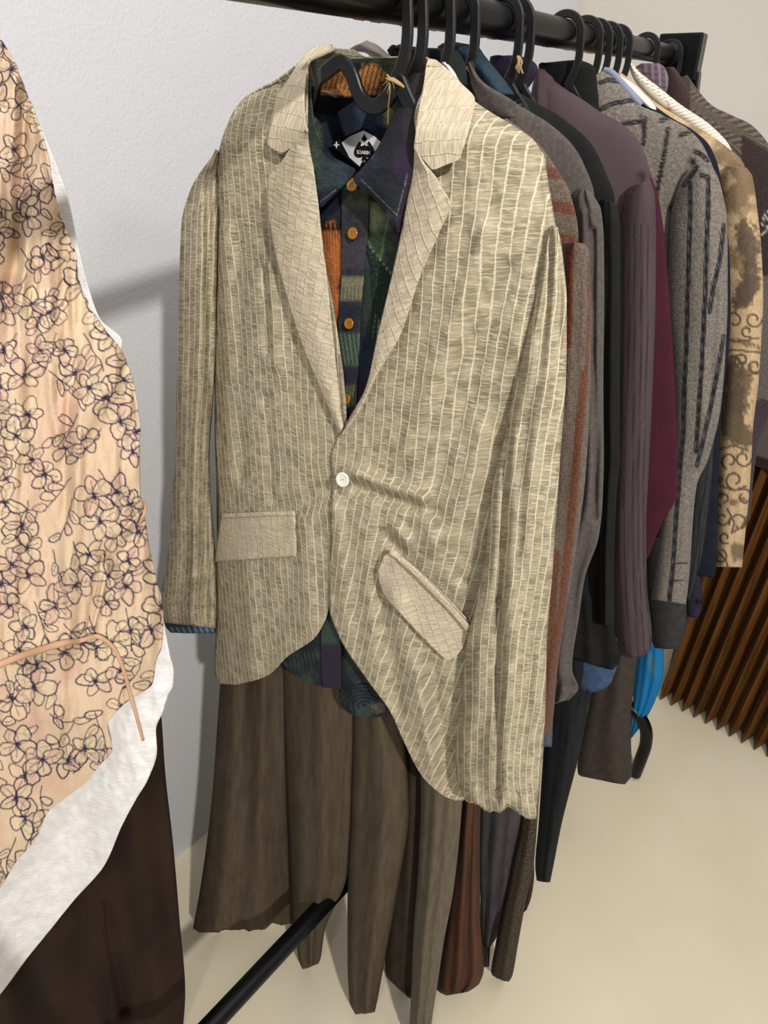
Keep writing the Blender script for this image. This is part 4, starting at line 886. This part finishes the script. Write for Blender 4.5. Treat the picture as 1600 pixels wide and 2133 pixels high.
cv = Canvas(1290, 120, 1560, 400, '#e4dccb')
for k in range(34): cv.stroke([(1305+k*6.6, 140+k*6), (1350+k*6.6, 128+k*6)], 1.9, '#7c5f4e', .8)
cv.stroke([(1392, 212), (1394, 232)], 2, '#a03030', .9); cv.stroke([(1386, 226), (1400, 228)], 2, '#a03030', .9)
g = loft('thin_striped_shirt', [(1308, 128, 1316, 131), (1314, 152, 1336, 153), (1330, 180, 1368, 178), (1368, 218, 1420, 219), (1420, 256, 1482, 262), (1468, 296, 1524, 312), (1490, 340, 1535, 360)], .71, .012, M['attr_soft'], None, 2.5, canvas=cv)
tag(g, 'cream shirt with fine stripes lying behind the leaf-printed jacket', 'shirt')
cv = Canvas(1310, 120, 1410, 220, '#5e4f57')
for k in range(8): cv.stroke([(1316+k*14, 120), (1322+k*14, 215)], 5, '#7b6d76', .7); cv.stroke([(1310, 126+k*13), (1405, 132+k*13)], 4, '#4b3a46', .6)
g = loft('plaid_shirt', [(1336, 132, 1372, 131), (1322, 142, 1384, 139), (1326, 165, 1393, 165), (1350, 188, 1388, 195), (1368, 200, 1380, 206)], .87, .012, M['attr_soft'], None, 2.5, canvas=cv)
tag(g, 'mauve plaid shirt collar near the far end of the rail', 'shirt')
# herringbone patchwork jacket
cv = Canvas(1370, 130, 1680, 1110, '#3f3831')
hr_ = .55; xr_ = cv.X*math.cos(hr_)+cv.Y*math.sin(hr_); yr_ = -cv.X*math.sin(hr_)+cv.Y*math.cos(hr_)
cw_ = 17.; ci_ = np.floor(yr_/cw_); lr_ = yr_-ci_*cw_
cv.mix(np.clip(.5+2.2*np.sin((xr_+np.where(ci_ % 2 > 0, lr_, cw_-lr_)*1.1)*6.28/6.5), 0, 1)*.75, '#7b6f60')
cv.rect(1380, 130, 1440, 236, '#3f312d', 4, .95); 
m = np.clip((cv.Y-(250+(cv.X-1500)*.62+ (cv.X < 1545)*60))/4, 0, 1)*(cv.Y < 575); cv.mix(m*.95, '#34292a')
cv.rect(1560, 575, 1680, 832, '#5b5350', 4, .95); cv.mix((np.sin((cv.Y+np.abs(((cv.X/8.) % 2)-1)*12)*1.3)*.5+.5)*.5*((cv.Y > 575) & (cv.Y < 832)), '#7c736e')
cv.rect(1530, 832, 1680, 1110, '#453a40', 4, .97)
cv.stroke([(1588, 468), (1596, 440)], 1.8, '#cfcabf'); cv.stroke([(1584, 452), (1602, 456)], 1.8, '#cfcabf'); cv.stroke([(1590, 470), (1604, 474)], 1.8, '#cfcabf'); cv.stroke([(1586, 490), (1600, 478)], 1.8, '#cfcabf'); cv.stroke([(1600, 440), (1612, 470)], 1.8, '#cfcabf')
cv.a *= .8  # light falloff towards the far end, put into the cloth colours
g = thing('herringbone_jacket', 'brown herringbone patchwork jacket, last garment at the right edge', 'jacket', tuple(W(.85, .25, .5)))
loft('body', [(1420, 150, 1432, 156), (1424, 185, 1456, 190), (1420, 215, 1484, 220), (1410, 240, 1520, 238), (1425, 262, 1565, 260), (1480, 308, 1606, 308), (1520, 370, 1636, 372), (1550, 480, 1652, 480), (1555, 700, 1650, 700), (1555, 830, 1640, 830), (1555, 870, 1604, 870), (1550, 920, 1581, 920), (1550, 1000, 1569, 1000), (1545, 1085, 1562, 1085)], .95, .035, M['attr'], g, 2.5, canvas=cv, mirror=.95)
loft('collar', [(1386, 141, 1404, 139), (1385, 165, 1426, 172), (1388, 200, 1440, 206), (1392, 226, 1434, 232)], .91, .012, M['attr'], g, 2.5, canvas=cv)

# hangers on the rail, named by what hangs on them
hook_for(880, 'black hanger hook directly behind the foremost one, carrying the rust striped jacket', notch=False)
hook_for(938, 'black hanger hook left of the deep blue collar, carrying the taupe coat', notch=False)
hook_for(990, 'black hanger hook in front of the deep blue collar', notch=False)
hook_for(1082, 'black hanger with long arm showing above the black jacket', notch=False)
hook_for(1106, 'black hanger hook with jute twine beside the purple collar', notch=False)
hook_for(1210, 'black hanger hook in front of the black shirt collar, carrying the mauve jacket', notch=False)
hook_for(1250, 'black hanger hook above the grey tweed jacket collar, first of four close together', notch=False)
hook_for(1270, 'black hanger hook above the periwinkle edging, second of four close together', notch=False)
hook_for(1292, 'black hanger hook above the plain white collar, third of four close together', notch=False)
hook_for(1312, 'black hanger hook above the leaf-printed jacket, last of four close together', notch=False)
hook_for(1370, 'black hanger hook in front of the mauve plaid collar', notch=False)
hook_for(1418, 'black hanger hook nearest the rail end, carrying the herringbone jacket', notch=False)
kt = hook_t(1082)
g = thing('twine_knot', 'frayed jute twine knot beside the purple collar', 'twine', tuple(P(1083, 135, kt)))
for k in range(7):
    a = random.uniform(-1, 1); b = random.uniform(-1, 1)
    tube('strand', [P(1080+a*3, 118+b*2, kt-.012), P(1084+b*5, 130, kt-.014), P(1080+a*6, 140, kt-.014), P(1085+b*7, 151+a*3, kt-.012)], .0011, M['twine'], g, 6, 5)

# ------------------------------------------------------------------ lower garments
def lower(name, label, cat, rows, t0, b, mat, seed=1, fold=.005, ff=(2, 1.6), **kw):
    o = loft(name, rows, t0, b, mat, None, 5, fold=fold, ff=ff, seed=seed, **kw); tag(o, label, cat); return o
def lin(y0, t0, y1, t1): return lambda px, py: np.interp(py, [y0, y1], [t0, t1])
lower('shaded_trousers', 'shadow side of trousers, shade put into its dark brown, behind the wide olive trousers', 'trousers', [(800, 1150, 885, 1150), (800, 1400, 885, 1400), (810, 1603, 890, 1603), (805, 1850, 882, 1850), (802, 2026, 866, 2045), (830, 2060, 856, 2080)], lin(1400, .07, 2080, hem_t(840, 2070, .06)), .03, M['darkpants'])  # shadow side between the legs, its shade put into the darker cloth colour
lower('grey_trousers', 'grey olive trousers with long soft pleats, reaching below the frame', 'trousers', [(868, 1150, 980, 1150), (868, 1400, 980, 1400), (877, 1657, 964, 1660), (872, 1800, 946, 1845), (861, 1952, 925, 1960), (857, 2060, 910, 2060), (853, 2133, 899, 2133), (851, 2160, 896, 2165)], lin(1400, .045, 2160, hem_t(874, 2160, .05)), .035, M['greypants'], 3, .006, (3, .6))
lower('rust_skirt', 'brown skirt with rust streaks, right of the grey olive trousers', 'skirt', [(950, 1150, 1005, 1150), (950, 1500, 1005, 1500), (955, 1640, 1003, 1640), (946, 1740, 1000, 1740), (930, 1900, 1000, 1900), (912, 2020, 1008, 2018), (910, 2062, 998, 2050), (930, 2074, 975, 2066)], lin(1500, .12, 2070, hem_t(950, 2072, .06)), .045, M['rustskirt'], 5, .008, (2.5, 1))
lower('plum_trousers', 'plum grey velvety trousers right of the rust streaked skirt', 'trousers', [(1000, 1150, 1090, 1150), (1000, 1500, 1090, 1500), (1000, 1680, 1088, 1680), (998, 1790, 1074, 1790), (1001, 1880, 1060, 1870), (1005, 1955, 1036, 1950), (1012, 1975, 1022, 1972)], lin(1500, .17, 1970, hem_t(1020, 1970, .07)), .035, M['plumgrey'], 7, .008, (2.5, 3))
lower('tweed_trousers', 'dark speckled tweed trousers between the plum and the black pinstripe ones', 'trousers', [(1080, 1150, 1130, 1150), (1080, 1500, 1130, 1500), (1086, 1700, 1120, 1700), (1068, 1790, 1112, 1800), (1050, 1880, 1094, 1885), (1031, 1974, 1078, 1974), (1023, 2028, 1067, 2034), (1035, 2038, 1060, 2045)], lin(1500, .21, 2045, hem_t(1050, 2042, .06)), .03, M['tweed'], 9, .004)
lower('maroon_hem', 'small dark maroon hem peeking out beside the tweed trousers', 'trousers', [(1084, 1300, 1108, 1300), (1086, 1600, 1110, 1600), (1090, 1780, 1112, 1780), (1092, 1825, 1113, 1822), (1090, 1860, 1107, 1868), (1089, 1900, 1097, 1896)], lin(1780, .27, 1900, hem_t(1095, 1898, .1)), .015, M['maroon'], 2, .002)
lower('dark_hem', 'small dark trouser hem below the plum trousers', 'trousers', [(1006, 1300, 1034, 1300), (1002, 1800, 1028, 1800), (1000, 1930, 1024, 1930), (1003, 1975, 1021, 1975), (1004, 2014, 1019, 2014)], lin(1930, .2, 2014, hem_t(1012, 2014, .06)), .012, M['darkpants'], 2, .002)
cv = Canvas(1090, 1350, 1260, 1860, '#15171b'); cv.mix(np.clip(.5+2*fbm(cv.X/12, cv.Y/60, 2), 0, 1)*.5, '#1f2227')
for k in range(6): cv.stroke([(1160+k*16, 1440), (1118+k*13, 1840)], 1.6, '#07080a', .9)
lower('pinstripe_trousers', 'black trousers with narrow dark pinstripes hanging past the beige sleeve', 'trousers', [(1145, 1150, 1235, 1150), (1140, 1400, 1240, 1400), (1140, 1480, 1226, 1470), (1132, 1570, 1207, 1570), (1122, 1717, 1170, 1717), (1115, 1805, 1152, 1809), (1118, 1834, 1146, 1838)], lin(1400, .3, 1838, hem_t(1130, 1836, .12)), .03, M['attr_soft'], 4, .004, canvas=cv)
lower('grey_skirt', 'dark grey brown wool skirt nearest the bent black foot', 'skirt', [(1230, 1150, 1330, 1150), (1226, 1340, 1330, 1340), (1229, 1442, 1322, 1420), (1218, 1510, 1314, 1500), (1203, 1600, 1316, 1590), (1205, 1614, 1317, 1612), (1244, 1624, 1302, 1634)], lin(1340, .5, 1634, hem_t(1290, 1632, .22)), .04, M['skirtgrey'], 4, .008, (2, 1))
cv = Canvas(1290, 1300, 1400, 1560, '#166fa6'); cv.mix(np.clip(.5+2*fbm(cv.X/16, cv.Y/60, 2), 0, 1)*.5, '#0e5c90'); cv.blob(1358, 1384, 8, 24, '#3d6f7c', .4, .4, 8, 3, .9, -.2)
g = loft('blue_cloth', [(1378, 950, 1420, 950), (1374, 1150, 1425, 1150), (1358, 1255, 1405, 1255), (1332, 1322, 1384, 1322), (1329, 1367, 1383, 1350), (1324, 1400, 1382, 1400), (1319, 1450, 1371, 1444), (1313, 1500, 1346, 1497), (1310, 1542, 1322, 1530)], .9, .03, M['attr_soft'], None, 3, fold=.006, canvas=cv)
tag(g, 'bright blue cloth hanging low behind the dark grey skirt', 'cloth')

# ------------------------------------------------------------------ left: flower printed vest, white shirt, brown trousers
pv = {'y': [80, 300, 700, 1000, 1450, 1900], 'x': [0, 92, 240, 292, 335, 380]}
def vest_t(px, py, u, v):
    t = -.03-.035*np.clip((300-px)/400, -.2, 1)
    t = t - .010*np.sin(px/21.+.9*fbm(px/60, py/260, 3)*4+py/160.)*np.clip(1.25-py/1500., .2, 1)*1.3
    t = t - .006*fbm(px/30, py/110, 5) - .010*np.exp(-((px-np.interp(py, pv['y'], pv['x']))/25)**2)*0
    t = t - stroke_field(px, py, 185, 1310, 215, 1170, 14, -.012) - stroke_field(px, py, 150, 1330, 60, 1370, 20, .012) - stroke_field(px, py, 230, 1180, 290, 1090, 16, -.008)
    return t + .02*np.clip((px-230)/110, 0, 1)**2 + .11*np.clip((1500-py)/900, 0, 1)
cv = Canvas(-190, 60, 365, 1960, '#cfb398', 1.0)
cv.mix(np.clip(.45+1.4*fbm(cv.X/60, cv.Y/90, 2), 0, 1)*.8, '#d5be9f'); cv.mix(np.clip(-.1+1.7*fbm(cv.X/70, cv.Y/100, 9), 0, 1)*.8, '#cba390'); cv.mix(np.clip(-.25+1.6*fbm(cv.X/50, cv.Y/70, 19), 0, 1)*.7, '#c6b494')
INK = '#2f2540'
R_ = random.Random(12)
def petal(cx, cy, a, l, w_, wd=2.5, fill=True):
    mx, my = cx+math.cos(a)*l*.62, cy+math.sin(a)*l*.62
    if fill: cv.fill_ellipse(mx, my, l*.55, w_, a, hexc(R_.choice(['#d6bf9f', '#d2b79a', '#cfae98', '#d2bf9f'])), .6)
    pts = []
    for q in np.linspace(0, 6.28, 34):
        rr = 1+.10*math.sin(q*3+l)+.06*R_.uniform(-1, 1)
        ex, ey = l*.55*math.cos(q)*rr, w_*math.sin(q)*rr
        pts.append((mx+ex*math.cos(a)-ey*math.sin(a), my+ex*math.sin(a)+ey*math.cos(a)))
    cv.stroke(pts, wd*R_.uniform(.75, 1.25), INK, .92)
    if R_.random() < .5: cv.stroke([(mx-math.cos(a)*l*.3, my-math.sin(a)*l*.3), (mx+math.cos(a+.2)*l*.25, my+math.sin(a+.2)*l*.25)], 1.6, INK, .8)
def flower(cx, cy, sc):
    n = R_.choice([4, 5, 5]); a0 = R_.uniform(0, 6.28)
    for k in range(n):
        petal(cx, cy, a0+k*6.28/n+R_.uniform(-.25, .25), sc*R_.uniform(.85, 1.25), sc*R_.uniform(.34, .5))
    for k in range(9):
        a = R_.uniform(0, 6.28); r = sc*R_.uniform(.12, .4); cv.stroke([(cx, cy), (cx+math.cos(a)*r, cy+math.sin(a)*r)], 2.2, INK, .85)
def sprig(x, y):
    a = R_.uniform(.6, 2.4); p = [(x, y)]
    for k in range(7): a += R_.uniform(-.35, .35); p.append((p[-1][0]+13*math.cos(a), p[-1][1]+13*math.sin(a)))
    cv.stroke(p, 2.2, INK, .9)
    for k in (2, 4, 6): petal(p[k][0], p[k][1], a+R_.choice([-1, 1])*R_.uniform(.5, 1.1), R_.uniform(22, 34), R_.uniform(6, 10), 2.1)
pts_ = []
for k in range(4000):
    x, y = R_.uniform(-180, 350), R_.uniform(90, 1860)
    dens = 41 if (fbm(np.array(x/110.), np.array(y/110.), 77) > -.18) else 74
    if all((x-a)**2+(y-b)**2 > dens**2 for a, b in pts_): pts_.append((x, y))
for i, (x, y) in enumerate(pts_):
    if i % 3 == 0: sprig(x, y)
    else: flower(x, y, R_.uniform(24, 36))
vest = thing('printed_vest', 'peach sleeveless tunic printed with dark line-drawn flowers and a tie belt, at left', 'tunic', tuple(P(100, 700, 0, 'L')))
ev = [(0, 82), (21, 117), (46, 166), (70, 237), (88, 290), (106, 360), (123, 437), (151, 515), (172, 610), (197, 656), (225, 695), (250, 723), (267, 762), (277, 805), (291, 912), (293, 1025), (300, 1062), (311, 1137), (330, 1224), (341, 1287), (338, 1344), (326, 1375), (318, 1424), (290, 1446), (262, 1464), (232, 1495), (223, 1512), (234, 1560), (205, 1597), (179, 1630), (137, 1661), (100, 1692), (76, 1745), (34, 1795), (0, 1850), (-40, 1895), (-90, 1930)]
sheet('front', [(-175, y, x, y) for x, y in ev], vest_t, M['vest'], vest, 2.4, canvas=cv, pl='L', thick=.002)
sheet('back', [(-175, y, x-6, y) for x, y in ev[::2] if y < 1700], lambda px, py, u, v: .05-.03*u**3+.11*np.clip((1500-py)/900, 0, 1)+0*px, M['vest'], vest, 12, canvas=cv, pl='L')
def LP(x, y, e=0.): return P(x, y, float(vest_t(np.array(float(x)), np.array(float(y)), 0, 0))-e, 'L')
sheet('belt', [(294, 1066, 304, 1090), (270, 1092, 288, 1120), (244, 1124, 270, 1152), (222, 1152, 250, 1172), (216, 1164, 226, 1180)], lambda px, py, u, v: vest_t(px, py, u, v)-.008, M['vest'], vest, 2.4, canvas=cv, pl='L', thick=.003)
sheet('belt', [(214, 1160, 224, 1162), (206, 1200, 217, 1203), (196, 1250, 207, 1254), (184, 1300, 194, 1304), (178, 1326, 190, 1330)], lambda px, py, u, v: vest_t(px, py, u, v)-.010, M['vest'], vest, 2.4, canvas=cv, pl='L', thick=.003)
M['cord'] = fabric('peach_tie_cord', '#b98f72', '#c9a484', mott=300, wamt=.2)
tube('tie', [LP(-20, 1392, .010), LP(40, 1368, .012), LP(90, 1352, .014), LP(131, 1340, .016), LP(165, 1335, .014), LP(190, 1328, .016), LP(205, 1326, .018), LP(225, 1338, .018), LP(242, 1358, .016), LP(259, 1400, .016), LP(270, 1440, .018), LP(285, 1494, .026), LP(298, 1541, .03)], [.0042, .0042, .004, .003, .003, .0026, .0024, .0024, .0022, .002], M['cord'], vest, 8, 6, label='thin knotted tie ends')
loop = tube('belt_loop', [LP(300, 1046, -.01), LP(303, 1056, .0), LP(300, 1070, .006), LP(294, 1080, .008)], .002, M['cord'], vest, 8, 6)
# white crepe shirt under it
ws = thing('white_shirt', 'white crinkled cotton shirt hanging out below the flower printed tunic', 'shirt', tuple(P(200, 1600, 0, 'L')))
arm = [(60, 250, 84, 262), (80, 290, 97, 294), (98, 350, 117, 342), (116, 430, 143, 420), (140, 515, 162, 510), (160, 600, 186, 605), (190, 660, 208, 664), (235, 712, 254, 713), (240, 735, 250, 738)]
sheet('armhole_edge', arm, lambda px, py, u, v: -.005+.11*np.clip((1500-py)/900, 0, 1)+0*px, M['white_crepe'], ws, 3, pl='L')
wsr = [(120, 1180, 318, 1180), (120, 1250, 336, 1250), (120, 1306, 343, 1306), (120, 1360, 353, 1360), (120, 1400, 362, 1402), (110, 1421, 361, 1425), (100, 1450, 350, 1450), (80, 1486, 338, 1486), (60, 1517, 325, 1520), (40, 1565, 327, 1565), (20, 1620, 309, 1622), (0, 1664, 283, 1666), (-20, 1716, 255, 1718), (-40, 1798, 219, 1800), (-60, 1877, 152, 1878), (-80, 1940, 104, 1938), (-90, 1991, 60, 1992), (-100, 2070, 0, 2072), (-120, 2110, -40, 2115)]
sheet('body', wsr, lambda px, py, u, v: .0-.010*np.sin(px/38.+py/130.)*np.clip((py-1350)/300, .1, 1)-.004*fbm(px/26, py/40, 4)-.002*fbm(px/9, py/14, 6)+.02*np.clip(u-.8, 0, 1)+.11*np.clip((1500-py)/900, 0, 1), M['white_crepe'], ws, 5, pl='L', thick=.002)
# dark brown trousers
cv = Canvas(-190, 1400, 420, 2260, '#291b13')
dm = np.sin((cv.X*.9+cv.Y*.55)/26)+np.sin((cv.X*.9-cv.Y*.55)/26)
cv.mix(np.clip(dm*.45+.3, 0, 1)*.6, '#190f0a'); cv.mix(np.clip(.3+2*fbm(cv.X/60, cv.Y/80, 3), 0, 1)*.35, '#38261a')
bt = thing('brown_trousers', 'dark chocolate brown trousers with diamond weave at the lower left', 'trousers', tuple(P(250, 1900, .05, 'L')))
loft('leg', [(130, 1440, 330, 1440), (120, 1489, 336, 1489), (120, 1606, 344, 1606), (150, 1761, 361, 1761), (190, 1915, 374, 1915), (215, 2070, 386, 2070), (215, 2133, 382, 2133), (215, 2150, 380, 2150)], .07, .03, M['attr_soft'], bt, 4, fold=.012, ff=(2, 1.6), seed=4, canvas=cv, pl='L', folds=[(215, 1880, 260, 2100, 16, -.02), (190, 1860, 150, 1960, 14, -.016)])
loft('leg', [(-120, 1440, 190, 1440), (-120, 1606, 190, 1606), (-110, 1761, 210, 1761), (-110, 1915, 225, 1915), (-100, 2070, 240, 2070), (-100, 2150, 235, 2150)], .075, .035, M['attr_soft'], bt, 5, fold=.014, ff=(2.2, 1.6), seed=6, canvas=cv, pl='L')
